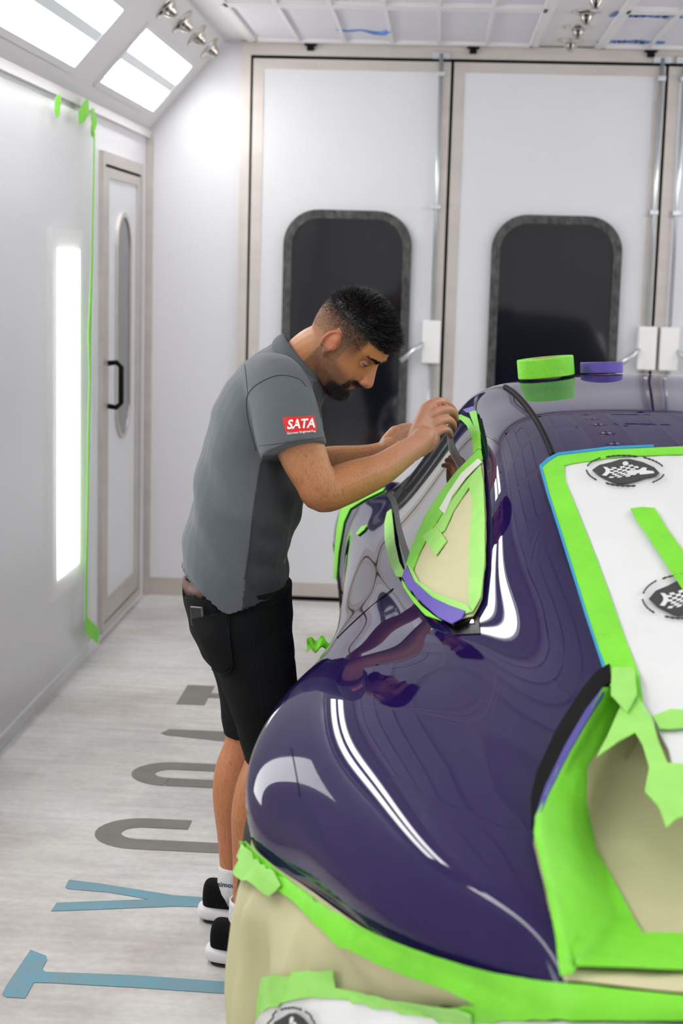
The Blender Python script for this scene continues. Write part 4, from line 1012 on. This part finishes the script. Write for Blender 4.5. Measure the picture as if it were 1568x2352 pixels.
# left hand, partly behind the right forearm
palm(bmh, (884, 1018, 4.01), (900, 1040, 4.0), (908, 990, 4.04), (928, 1030, 4.03), .0155)
fing(bmh, [(907, 992, 4.04, .0135), (925, 982, 4.05, .0108), (944, 981, 4.07, .0102), (958, 990, 4.09, .009), (970, 1002, 4.10, .0078)])
fing(bmh, [(913, 1003, 4.035, .0135), (932, 992, 4.045, .0108), (951, 991, 4.065, .0102), (964, 1001, 4.085, .009), (974, 1013, 4.095, .0078)])
fing(bmh, [(919, 1016, 4.03, .0125), (938, 1006, 4.04, .0105), (956, 1006, 4.055, .0098), (966, 1015, 4.075, .009), (974, 1025, 4.085, .0078)])
fing(bmh, [(926, 1030, 4.03, .0115), (942, 1023, 4.035, .009), (956, 1024, 4.045, .0085), (966, 1032, 4.06, .0078), (970, 1040, 4.07, .007)])
fing(bmh, [(900, 1035, 4.02, .0145), (925, 1030, 4.06, .013), (950, 1020, 4.09, .0115), (966, 1014, 4.10, .009)])
# legs
LEG_R = [(575, 1430, 3.50, .095), (596, 1570, 3.46, .084), (614, 1690, 3.445, .063), (617, 1750, 3.44, .056), (600, 1815, 3.44, .060), (588, 1880, 3.44, .058), (578, 1960, 3.44, .045), (571, 2050, 3.44, .037), (567, 2120, 3.44, .036), (566, 2150, 3.44, .038)]
LEG_L = [(548, 1420, 3.63, .095), (566, 1550, 3.645, .080), (572, 1660, 3.65, .060), (568, 1710, 3.655, .056), (552, 1770, 3.66, .062), (543, 1830, 3.66, .0585), (540, 1920, 3.66, .044), (538, 1990, 3.66, .036), (538, 2040, 3.66, .033), (540, 2062, 3.66, .030)]
chain(bmh, LEG_R, 22); chain(bmh, LEG_L, 22)
for (hx, Y) in ((-.487, 3.44), (-.540, 3.66)):
    wchain(bmh, [(hx+.06, Y, .07, .026), (hx+.10, Y, .062, .026), (hx+.18, Y-.004, .05, .026), (hx+.24, Y-.006, .042, .016)], 14, (Vector((0, 1, 0)), 1.1, .75))
skin_m = mat('skin', (1, 1, 1, 1), .48, sub=.12, vcol='skin_tone', noise_amt=.08, noise_scale=38, bump=.1, bump_scale=220)
me = remeshed('person', bmh, .0027, 3, skin_m)
co = coords(me)
# carve eye sockets and mouth line
Hi = np.array(HI); hc = co @ Hi[:3, :3].T+Hi[:3, 3]
Hm = np.array(HM)
fwd = Hm[:3, 0]/np.linalg.norm(Hm[:3, 0])
for s in (-1, 1):
    d = ((hc[:, 1]-s*.031)/.0155)**2+((hc[:, 2]-.018)/.0105)**2
    near = (np.abs(hc[:, 0]-.085) < .03)
    co -= (np.exp(-d)*near*.0075)[:, None]*fwd
    d = ((hc[:, 1]-s*.0765)/.012)**2+((hc[:, 0]-.001)/.0065)**2+((hc[:, 2]-.002)/.0095)**2   # concha
    co -= (np.exp(-d)*.006*s)[:, None]*(Hm[:3, 1]/np.linalg.norm(Hm[:3, 1]))
d = ((hc[:, 2]+.0478)/.0022)**2+(hc[:, 1]/.02)**4
co -= (np.exp(-d)*(hc[:, 0] > .06)*.004)[:, None]*fwd
set_coords(me, co)
# colours on the skin (pigment, stubble)
def lerp(a, b, t): return a*(1-t[:, None])+b*t[:, None]
sg = lambda r, g, b: np.array(srgb(r, g, b)[:3])
n_ = len(co); col = np.tile(sg(184, 124, 80), (n_, 1))
x, y, z = hc[:, 0], hc[:, 1], hc[:, 2]
inhead = (np.linalg.norm(hc-np.array([0, 0, .01]), axis=1) < .16)
sm = lambda e0, e1, v: np.clip((v-e0)/(e1-e0), 0, 1)**2*(3-2*np.clip((v-e0)/(e1-e0), 0, 1))
nse = np.array([noise.noise(Vector(p)*260) for p in co]) if n_ < 450000 else np.zeros(n_)
nse2 = np.array([noise.noise(Vector((p[0], p[1], p[2]))*22) for p in co])
legs = (co[:, 2] < .9)
col = np.where(legs[:, None], sg(188, 122, 80), col)
col = col*(1+.08*nse2[:, None])
# hand: redder knuckles
hand = (co[:, 0] > -.06) & (co[:, 2] > 1.1) & ~inhead
col = lerp(col, sg(192, 138, 110)*(1+.12*nse2[:, None]), sm(-.16, -.03, co[:, 0])*(co[:, 2] > 1.1)*(~inhead))
# face red cheeks, ear
cheek = np.exp(-(((x-.06)/.03)**2+((z+.01)/.025)**2))*inhead
col = lerp(col, np.tile(sg(184, 114, 86), (n_, 1)), cheek*.4)
ear = inhead*(np.abs(y) > .072)*((((x+.006)*.98+(z-.004)*.2)/.020)**2+((z-.004)/.034)**2 < 1)
col = lerp(col, np.tile(sg(190, 112, 84), (n_, 1)), ear*.75)
nose_ = inhead*(x > .098)
col = lerp(col, np.tile(sg(192, 124, 94), (n_, 1)), nose_*.5)
# scalp: dark with a fade toward the ears and nape
hairline = .080+.0*x
top = sm(.030, .072, z+.25*np.minimum(0, x+.02)*-1*.6-.45*np.maximum(0, x-.01)*1.0)
scalp = inhead*((x < .088-.0*z) & (z > .0-.9*np.maximum(0, -x-.03)))*np.clip(top, 0, 1)
fade = inhead*(x < .055)*(z > -.045-.0*x)*(np.clip(1-np.abs(z-.03)/.08, 0, 1))
front_lim = sm(.098, .088, x-.15*(z-.07))
side_f = sm(-.055, .05, z-.35*(x+.0))*sm(.062, .045, x)*inhead*(ear == 0)
mask_h = np.maximum(np.clip(side_f*.8, 0, .8), 0)
hairc = np.tile(sg(30, 24, 21), (n_, 1))
col = lerp(col, hairc, np.clip(mask_h*(.8+.3*nse), 0, 1))
col = lerp(col, hairc, np.clip(inhead*sm(.066, .078, z+.12*(x-.09)*-1)*1.0, 0, 1)*(x < .097))
# beard: dark chin & moustache, grey stubble on the jaw, sideburns
def gauss(cx, cz, rx, rz): return np.exp(-(((x-cx)/rx)**2+((z-cz)/rz)**2))
beard = np.maximum.reduce([sm(-.052, -.066, z)*sm(.035, .07, x), gauss(.094, -.034, .02, .0065)*(np.abs(y) < .03)*1.3, gauss(.078, -.05, .012, .02)*(np.abs(y) < .038)])
beard = np.clip(beard, 0, 1)*inhead*(x > .02)
lipm = gauss(.095, -.048, .02, .0072)*(np.abs(y) < .019)*inhead*(x > .082)
stub = np.clip(sm(-.012, -.035, z-.25*(.05-x)), 0, 1)*(x < .085)*(x > -.02)*inhead*.7
stub = np.maximum(stub, inhead*.5*(np.abs(x-.018) < .012)*(np.abs(z+.0) < .05)*(ear == 0))
col = lerp(col, np.tile(sg(88, 72, 62), (n_, 1)), np.clip(stub*(.85+.35*nse), 0, 1))
col = lerp(col, np.tile(sg(26, 21, 19), (n_, 1)), np.clip(beard*1.0*(1-lipm)+.0, 0, 1))
col = lerp(col, np.tile(sg(178, 88, 76), (n_, 1)), np.clip(lipm*1.2, 0, 1)*.85)
for s in (-1, 1):   # dark lash / socket pigment
    g = np.exp(-(((y-s*.031)/.014)**2+((z-.022)/.007)**2))*inhead*(x > .05)
    col = lerp(col, np.tile(sg(120, 78, 60), (n_, 1)), g*.6)
# hairy limbs: fine dark streaks
limb = (~inhead) & (co[:, 0] < -.03)
st = np.array([noise.noise(Vector((p[0]*420+p[2]*100, p[1]*420, p[2]*70))) for p in co])
col = np.where(limb[:, None], col*(1-.55*np.clip(st-.05, 0, 1)[:, None]*(1-sm(-.12, -.03, co[:, 0]))[:, None]), col)
ca = me.color_attributes.new('skin_tone', 'FLOAT_COLOR', 'POINT')
ca.data.foreach_set('color', np.hstack([np.clip(col, 0, 1), np.ones((n_, 1))]).astype(np.float32).ravel())
person = link('person', me); 
tag(person, 'man in grey polo shirt and black shorts bending over the car, applying tape', 'person')
def kid(o): o.parent = person; return o
def bvh_of(me):
    return BVHTree.FromPolygons([v.co for v in me.vertices], [p.vertices[:] for p in me.polygons])
# eyes
white = mat('eye_white', srgb(170, 158, 150), .25); iris = mat('dark_iris', srgb(28, 18, 14), .1)
lidm = mat('eyelid_skin', srgb(176, 118, 90), .5); lash = mat('dark_hair', srgb(18, 15, 14), .55)
for s in (-1, 1):
    c = Vector((.0695, s*.0305, .0165)); bm = bmesh.new(); ellipsoid(bm, HM @ Matrix.Translation(c) @ Matrix.Scale(.0118, 4), 24)
    e = kid(bmobj('eye', bm, white, None, True))
    g = Vector((.95, .02, -.22)).normalized(); q = Vector((0, 0, 1)).rotation_difference(g).to_matrix().to_4x4()
    bm = bmesh.new(); lathe(bm, [(.0001, .0121), (.003, .0119), (.0068, .0101), (.0071, .0095)], HM @ Matrix.Translation(c) @ q, 20)
    bmesh.ops.recalc_face_normals(bm, faces=bm.faces); o = bmobj('iris', bm, iris, None, True); o.parent = e
    def cap(nm_, e0_, e1_, rad, m_):
        bm = bmesh.new(); rows_ = []
        for i in range(9):
            row = []
            for k in range(17):
                az = -1.5+3.0*k/16; w_ = math.cos(az*1.0); mid = -.12; e_ = e0_+(e1_-e0_)*i/8
                e2 = mid+(e_-mid)*(max(w_, .0)**.55 if i == 0 else 1)
                row.append(bm.verts.new(HM @ (c+Vector((math.cos(az)*math.cos(e2), math.sin(az), math.sin(e2)*math.cos(az*.6))).normalized()*rad)))
            rows_.append(row)
        for i in range(8):
            for k in range(16): bm.faces.new((rows_[i][k], rows_[i][k+1], rows_[i+1][k+1], rows_[i+1][k]))
        bmesh.ops.recalc_face_normals(bm, faces=bm.faces); o = kid(bmobj(nm_, bm, m_, None, True)); so_ = o.modifiers.new('s', 'SOLIDIFY'); so_.thickness = .0012; so_.offset = 1
    cap('upper_eyelid', .02, 1.2, .0121, lidm); cap('lower_eyelid', -.50, -1.35, .0121, lidm)
    pts = []
    for k in range(11):
        az = -1.3+2.6*k/10; e2 = -.12+.14*max(math.cos(az), 0)**.55
        pts.append(HM @ (c+Vector((math.cos(az)*math.cos(e2), math.sin(az), math.sin(e2)*math.cos(az*.6))).normalized()*.0136))
    bm = bmesh.new(); add_tube(bm, pts, .0009, 6); bmesh.ops.recalc_face_normals(bm, faces=bm.faces); kid(bmobj('eyelashes', bm, lash, None, True))
bvp = None
# hair strands
hairm = mat('black_hair', srgb(24, 20, 18), .42, spec=.6)
greym = mat('greying_hair', srgb(96, 84, 76), .5)
def strands(name, cand, n, lenf, dirf, wd, m, seed):
    rnd = random.Random(seed); vs = []; fs = []
    idx = np.flatnonzero(cand)
    if len(idx) == 0: return
    nor = np.empty(len(me.vertices)*3); me.vertices.foreach_get('normal', nor); nor = nor.reshape(-1, 3)
    for _ in range(n):
        i = int(idx[rnd.randrange(len(idx))]); p = Vector(co[i]); nn = Vector(nor[i]); hp = Vector(hc[i])
        L = lenf(hp, rnd)
        if L <= 0: continue
        d = dirf(hp, nn, rnd).normalized(); p = p+Vector([rnd.uniform(-.0015, .0015) for _ in range(3)])-nn*.001
        side = d.cross(Vector([rnd.uniform(-1, 1) for _ in range(3)])).normalized(); cur = Vector([rnd.uniform(-1, 1) for _ in range(3)])*.25
        b = len(vs); K = 3
        for k in range(K+1):
            t = k/K; q = p+d*L*t+cur*L*t*t; w2 = wd*(1-t*.85)
            vs += [q+side*w2, q-side*w2]
        for k in range(K): fs.append((b+2*k, b+2*k+1, b+2*k+3, b+2*k+2))
    o = kid(obj(name, vs, fs, m, None, False)); o['kind'] = 'stuff'; return o
Hf = Vector(fwd); Hu = Vector(Hm[:3, 2]).normalized()
tophair = inhead & (z > .066+.10*np.maximum(0, -x-.02)*-1) & (x < .098) & (z > .058)
def tl(h, r): return (.010+.008*min(1, max(0, (h.x+.06)/.13))+.009*max(0, min(1, (h.x-.04)/.04)))*(.75+.5*r.random())*min(1, max(.25, (h.z-.055)/.035))
def td(h, n, r): return n*.8+Hf*(.3+max(0, h.x)*2.0)+Hu*max(0, h.x)*2+Vector([r.uniform(-.35, .35) for _ in range(3)])
hair = strands('hair', tophair, 15000, tl, td, .0007, hairm, 1)
sideh = inhead & (z > .012-.3*np.minimum(0, x)*-1) & (x < .05) & (z < .07) & (ear == 0) & (x > -.11)
strands('side_hair', sideh, 9000, lambda h, r: (.002+.009*max(0, min(1, (h.z-.02)/.045))**1.3)*(.7+.5*r.random()), lambda h, n, r: n*.6+Hf*.2-Hu*.35+Vector([r.uniform(-.25, .25) for _ in range(3)]), .00035, hairm, 2)
strands('beard', (beard > .45) & (lipm < .35), 6500, lambda h, r: .0045+.005*r.random()*(1 if h.z < -.06 else .5), lambda h, n, r: n*.7-Hu*.5+Vector([r.uniform(-.3, .3) for _ in range(3)]), .00035, hairm, 3)
strands('stubble', (stub > .15) & (z < .03), 5000, lambda h, r: .0016+.0018*r.random(), lambda h, n, r: n*.55-Hu*.6+Hf*.1+Vector([r.uniform(-.25, .25) for _ in range(3)]), .00018, greym, 4)
brow = np.zeros(n_, bool)
for s in (-1, 1):
    t_ = (np.abs(y-s*.012) if False else (s*y-.008)/.046); brow |= inhead & (x > .05) & (t_ > 0) & (t_ < 1) & (np.abs(z-(.0345+.007*np.sin(np.clip(t_, 0, 1)*2.4))) < .0042*(1.25-np.clip(t_, 0, 1)*.8))
strands('eyebrows', brow, 2200, lambda h, r: .005+.003*r.random(), lambda h, n, r: n*.22+(Vector(Hm[:3, 1]).normalized()*(1 if h.y > 0 else -1))*.8-Hu*.1+Vector([r.uniform(-.18, .18) for _ in range(3)]), .0004, hairm, 5)

# ---- polo shirt ----
shirt_m = mat('grey_jersey', srgb(86, 92, 98), .85, noise_amt=.07, noise_scale=30, bump=.12, bump_scale=380, sheen=.15)
bms = bmesh.new()
SH = [((417, 1293), (668, 1350), 3.56, .174, .060), ((425, 1250), (668, 1295), 3.57, .172, .030), ((434, 1200), (672, 1250), 3.58, .170, 0), ((445, 1140), (690, 1192), 3.59, .168, 0), ((456, 1080), (698, 1142), 3.61, .168, 0), ((467, 1010), (690, 1075), 3.63, .170, 0),
      ((490, 935), (700, 1010), 3.65, .178, 0), ((522, 875), (725, 960), 3.67, .182, 0), ((560, 832), (742, 925), 3.68, .178, 0), ((596, 807), (748, 900), 3.69, .150, 0), ((622, 790), (740, 878), 3.69, .105, 0), ((640, 782), (728, 862), 3.69, .072, 0)]
rings = [ring_at((437, 1288), (648, 1343), 3.56, .156, .057, 2.15)]
for a, b in zip(SH, SH[1:]):
    for k in range(3):
        t = k/3; L2 = lambda u, v: tuple(u[i]*(1-t)+v[i]*t for i in range(2)); rings.append(ring_at(L2(a[0], b[0]), L2(a[1], b[1]), a[2]*(1-t)+b[2]*t, a[3]*(1-t)+b[3]*t, a[4]*(1-t)+b[4]*t, 2.15))
rings.append(ring_at(*SH[-1], 2.15)); add_rings(bms, rings)
def sleeve(bm, pts, flat=None):
    W_ = ipt([(*P3(a, b, c), r) for a, b, c, r in pts], 5); wchain(bm, W_, 24, flat, False)
sleeve(bms, [(604, 868, 3.60, .060), (632, 888, 3.54, .074), (650, 935, 3.50, .0755), (661, 985, 3.475, .0745), (673, 1037, 3.455, .0735)])
sleeve(bms, [(650, 868, 3.78, .06), (664, 895, 3.83, .068), (680, 960, 3.87, .064), (692, 1005, 3.90, .062)])
sme = remeshed('shirt', bms, .0042, 9, shirt_m)
# folds
sco = coords(sme); nor = np.empty(len(sco)*3); sme.vertices.foreach_get('normal', nor); nor = nor.reshape(-1, 3)
dsp = np.zeros(len(sco))
for i, p in enumerate(sco):
    u = p[0]*.72+p[2]*.42; v = -p[0]*.42+p[2]*.72           # drape lines run down and backward
    amp = .011*min(1, max(.15, (1.36-p[2])/.25))
    dsp[i] = amp*noise.noise(Vector((u*21, p[1]*8, v*3.4)))*1.6+.0022*noise.noise(Vector((u*38, p[1]*14, v*7)))
    s_ = (p[2]-.99)/.06
    dsp[i] += .004*math.sin(p[2]*95+p[0]*25)*math.exp(-((p[0]+.36)/.05)**2)*math.exp(-((p[2]-.95)/.1)**2)
dsp *= np.clip((nor[:, 2]+.75)/.5, 0, 1)
sco += nor*dsp[:, None]; set_coords(sme, sco)
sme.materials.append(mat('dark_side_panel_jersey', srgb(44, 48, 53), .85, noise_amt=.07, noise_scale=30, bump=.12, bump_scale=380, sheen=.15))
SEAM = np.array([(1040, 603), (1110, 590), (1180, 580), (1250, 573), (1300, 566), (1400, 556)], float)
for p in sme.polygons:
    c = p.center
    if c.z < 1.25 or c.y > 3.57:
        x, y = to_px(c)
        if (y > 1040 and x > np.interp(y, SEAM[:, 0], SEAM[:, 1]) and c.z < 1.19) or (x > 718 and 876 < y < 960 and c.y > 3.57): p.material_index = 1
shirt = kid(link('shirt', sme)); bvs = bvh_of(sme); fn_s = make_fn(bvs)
# dark side panel is cloth of its own; seams as fine ridges
seam_m = mat('shirt_seam', srgb(62, 66, 72), .9)
def on(fn, pts, r, m, name, parent, lift=.4, n=6):
    P = []
    for q in ipt([(a, b) for a, b in pts], n):
        p, nn = fn(q[0], q[1]); P.append(p+nn*r*lift)
    bm = bmesh.new(); add_tube(bm, P, r, 6); bmesh.ops.recalc_face_normals(bm, faces=bm.faces); o = bmobj(name, bm, m, None, True); o.parent = parent; return o
on(fn_s, [(598, 1062), (590, 1110), (580, 1180), (573, 1250), (566, 1300), (560, 1330)], .0012, seam_m, 'side_seam', shirt)
on(fn_s, [(588, 1035), (574, 985), (566, 940), (570, 905), (595, 880), (640, 862), (685, 870), (702, 888)], .0012, seam_m, 'armhole_seam', shirt)
on(fn_s, [(562, 838), (566, 870), (569, 905)], .001, seam_m, 'yoke_seam', shirt)
on(fn_s, [(595, 1024), (640, 1019), (690, 1012), (744, 1004)], .0009, seam_m, 'sleeve_hem', shirt)
def _ship(name, poly, off, m, parent, thick=.001, step=8, fn=fn_s): 
    o = _patch(name, poly, fn, off, m, thick, step, (1, 1), None, None); o.parent = parent; return o
# sleeve badge
badge = _ship('sleeve_badge', [(649, 962), (652, 959), (718, 955), (721, 957), (727, 988), (725, 991), (660, 994), (656, 992)], .001, mat('red_badge', srgb(214, 24, 24), .6), shirt, .0008, 6)
def text_on(txt, c0, c1, c2, fn, m, parent, off, shear=0, fo=0, name='lettering'):
    """c0 lower-left px, c1 lower-right px, c2 upper-left px"""
    me_ = text_mesh(txt, 1, None, .0, shear, fo); v = coords(me_)
    x0_, x1_ = v[:, 0].min(), v[:, 0].max(); y0_, y1_ = v[:, 1].min(), v[:, 1].max()
    v2 = np.zeros_like(v)
    for i, p in enumerate(v):
        a = (p[0]-x0_)/(x1_-x0_); b = (p[1]-y0_)/(y1_-y0_)
        px = c0[0]+(c1[0]-c0[0])*a+(c2[0]-c0[0])*b; py = c0[1]+(c1[1]-c0[1])*a+(c2[1]-c0[1])*b
        q, nn = fn(px, py); v2[i] = q+nn*off
    set_coords(me_, v2); o = link(name, me_, m); o.parent = parent; return o
wht = mat('white_print', srgb(240, 240, 240), .5)
text_on('SATA', (660, 987), (722, 983), (658, 965), fn_s, wht, badge, .0026, .25, .03)
text_on('German Engineering', (660, 1000), (724, 994), (659, 993), fn_s, wht, shirt, .0018, 0, .01)
# collar
bm = bmesh.new()
def cring(b, f, Y, hw, off=0): return ring_at(b, f, Y, hw, 0, 2.0)
outer = [cring((619, 795), (718, 906), 3.685, .108), cring((630, 775), (736, 890), 3.683, .098), cring((648, 763), (745, 874), 3.68, .078)]
inner = [cring((655, 768), (738, 868), 3.68, .071), cring((655, 790), (725, 872), 3.682, .070)]
rr = outer+inner; R_ = [[bm.verts.new(p) for p in r] for r in rr]
for a, b in zip(R_, R_[1:]+R_[:1]):
    for k in range(NR): bm.faces.new((a[k], a[(k+1) % NR], b[(k+1) % NR], b[k]))
bmesh.ops.recalc_face_normals(bm, faces=bm.faces)
o = bmobj('collar', bm, mat('grey_collar_knit', srgb(80, 87, 94), .85, bump=.15, bump_scale=300), None, True); o.parent = shirt
sb = o.modifiers.new('s', 'SUBSURF'); sb.levels = 2; sb.render_levels = 2

# ---- shorts ----
short_m = mat('black_denim', srgb(9, 12, 14), .85, spec=.2, bump=.15, bump_scale=300)
bmt = bmesh.new()
TR = [((421, 1338), (668, 1338), 3.56, .158), ((426, 1375), (670, 1380), 3.56, .162), ((440, 1430), (670, 1440), 3.555, .168), ((468, 1490), (674, 1510), 3.55, .165), ((500, 1530), (672, 1550), 3.55, .15)]
add_rings(bmt, [ring_at(*t, 0, 2.3) for t in TR])
def leg_t(pts): W_ = ipt([(*P3(a, b, c), r) for a, b, c, r in pts], 5); wchain(bmt, W_, 24, None, False)
leg_t([(560, 1440, 3.50, .09), (585, 1520, 3.475, .092), (603, 1600, 3.455, .0815), (616, 1680, 3.445, .068), (624, 1747, 3.44, .062)])
leg_t([(545, 1430, 3.62, .09), (566, 1510, 3.635, .088), (576, 1590, 3.645, .078), (578, 1684, 3.65, .069)])
tme = remeshed('shorts', bmt, .005, 4, short_m)
tco = coords(tme); nor = np.empty(len(tco)*3); tme.vertices.foreach_get('normal', nor); nor = nor.reshape(-1, 3)
tco += nor*np.array([.004*noise.noise(Vector((p[0]*9, p[1]*9, p[2]*22))) for p in tco])[:, None]; set_coords(tme, tco)
shorts = kid(link('shorts', tme)); bvt = bvh_of(tme)
# keep the body inside the cloth
for i in np.flatnonzero((co[:, 2] > .527) & (co[:, 2] < .93) & (co[:, 0] < -.1)):
    p = Vector(co[i]); q, nn_, _, dd = bvt.find_nearest(p)
    if (p-q).dot(nn_) > -.006: co[i] = q-nn_*.008
set_coords(me, co); fn_t = make_fn(bvt)
seam_b = mat('denim_seam', srgb(20, 25, 28), .8, spec=.2)
pk = _ship('back_pocket', [(446, 1419), (480, 1414), (521, 1409), (528, 1460), (535, 1528), (514, 1541), (496, 1531), (478, 1490), (458, 1448)], .008, short_m, shorts, .002, 10, fn_t)
on(fn_t, [(447, 1420), (480, 1414), (521, 1409), (528, 1460), (535, 1528), (514, 1541), (492, 1531)], .0011, seam_b, 'pocket_stitching', shorts, 8.5)
on(fn_t, [(562, 1365), (575, 1420), (585, 1500), (600, 1600), (606, 1700), (608, 1744)], .0012, seam_b, 'outer_seam', shorts)
on(fn_t, [(570, 1394), (620, 1388), (645, 1375), (655, 1350)], .0011, seam_b, 'front_pocket_edge', shorts)
on(fn_t, [(426, 1372), (470, 1382), (520, 1386), (560, 1384)], .0011, seam_b, 'waistband_seam', shorts)
on(fn_t, [(422, 1300), (421, 1330), (424, 1368)], .0035, short_m, 'belt_loop', shorts, .5)
# belt
bm = bmesh.new(); R_ = [[bm.verts.new(p) for p in ring_at(*t, 0, 2.3)] for t in (((424, 1318), (650, 1318), 3.56, .152), ((422, 1345), (655, 1345), 3.56, .156), ((430, 1345), (655, 1345), 3.56, .152), ((432, 1318), (652, 1318), 3.56, .149))]
for a, b in zip(R_, R_[1:]+R_[:1]):
    for k in range(NR): bm.faces.new((a[k], a[(k+1) % NR], b[(k+1) % NR], b[k]))
bmesh.ops.recalc_face_normals(bm, faces=bm.faces)
kid(bmobj('belt', bm, mat('brown_leather', srgb(92, 62, 50), .5), None, True))
# phone in the pocket
ph = thing('phone', 'grey phone sticking out of back pocket of the black shorts', 'phone', None, fn_t(456, 1410)[0])
p0, nn = fn_t(456, 1418); nn = Vector((nn.x, nn.y, 0)).normalized(); up_ = (Vector((-.12, 0, 1))-nn*0).normalized(); up_ = (up_-nn*up_.dot(nn)).normalized(); sd = up_.cross(nn)
Mx = Matrix.Translation(p0+nn*.0035+up_*.0-Vector(ph.location)) @ Matrix((sd, nn, up_)).transposed().to_4x4()
bm = bmesh.new(); add_box(bm, (-.019, -.004, -.018), (.019, .004, .026), .0025); bm.transform(Mx); bmobj('phone_body', bm, mat('phone_grey', srgb(110, 112, 108), .25, metal=.5), ph)
bm = bmesh.new(); add_box(bm, (-.0165, .0038, -.016), (.0165, .0046, .023), .0004); bm.transform(Mx); bmobj('phone_screen', bm, M['blackgloss'], ph)

# ---- shoes and socks ----
knit = mat('black_knit', srgb(12, 12, 13), .85, spec=.2, bump=.5, bump_scale=350); solem = mat('white_foam_sole', srgb(228, 226, 228), .5); outs = mat('dark_outsole', srgb(40, 40, 42), .7)
sockm = mat('white_sock_cotton', srgb(222, 222, 224), .9, bump=.3, bump_scale=250); navy = mat('navy_print', srgb(30, 40, 90), .8)
def shoe(hx, Y, yw, who):
    R0 = Matrix.Translation((hx, Y, 0)) @ Matrix.Rotation(yw, 4, 'Z')
    def loft(secs, name, m, parent=None):
        bm = bmesh.new(); rings = []
        for x_, zb, zt, hw, pw in secs:
            r = []
            for k in range(24):
                t = 2*PI*k/24; c, s_ = math.cos(t), math.sin(t)
                r.append(R0 @ Vector((x_, hw*math.copysign(abs(c)**(2/pw), c), (zb+zt)/2+(zt-zb)/2*math.copysign(abs(s_)**(2/pw), s_))))
            rings.append(r)
        add_rings(bm, rings); bmesh.ops.recalc_face_normals(bm, faces=bm.faces)
        o = bmobj(name, bm, m, None, True); sb = o.modifiers.new('s', 'SUBSURF'); sb.levels = 1; sb.render_levels = 2
        o.parent = parent or person; return o
    up = loft([(.010, .035, .085, .018, 2), (.018, .03, .105, .030, 2.2), (.035, .03, .108, .036, 2.3), (.075, .03, .100, .037, 2.3), (.11, .03, .092, .039, 2.3), (.16, .028, .075, .043, 2.3), (.21, .025, .060, .045, 2.3), (.255, .02, .048, .038, 2.2), (.282, .02, .038, .02, 2)], 'shoe', knit)
    loft([(-.002, .016, .034, .014, 2), (.004, .006, .046, .028, 2.6), (.03, .004, .044, .038, 3), (.10, .004, .036, .039, 3), (.18, .004, .034, .046, 3), (.24, .006, .032, .044, 3), (.285, .012, .03, .026, 2.4), (.295, .016, .028, .012, 2)], 'sole', solem, up)
    loft([(.012, .0005, .007, .02, 3), (.03, .0, .006, .035, 3), (.10, .0, .006, .036, 3), (.18, .0, .006, .043, 3), (.24, .0, .007, .040, 3), (.275, .003, .01, .022, 3)], 'outsole', outs, up)
    return up
shoe(-.487, 3.43, math.radians(-4), 'r'); shoe(-.541, 3.66, math.radians(3), 'l')
for (c, Y, zt) in ((567, 3.44, .15), (538, 3.66, .145)):
    X_ = at(c, 2040, Y).x; bm = bmesh.new()
    prof = [(.033, .05), (.042, .08), (.042, .11), (.0405, zt-.01), (.0400, zt), (.036, zt), (.034, .06)]
    lathe(bm, [(r, z_) for r, z_ in prof], Matrix.Translation((X_, Y, 0)), 28, True); bmesh.ops.recalc_face_normals(bm, faces=bm.faces)
    sk = kid(bmobj('sock', bm, sockm, None, True))
    if Y > 3.6:
        fnk = make_fn(bvh_of(sk.data)); text_on('simon', (500, 2036), (540, 2040), (501, 2025), fnk, navy, sk, .001, 0, .02)
# the tape strip being laid: runs from the fingers into the window corner
q0 = fn_body(1062, 958)[0]
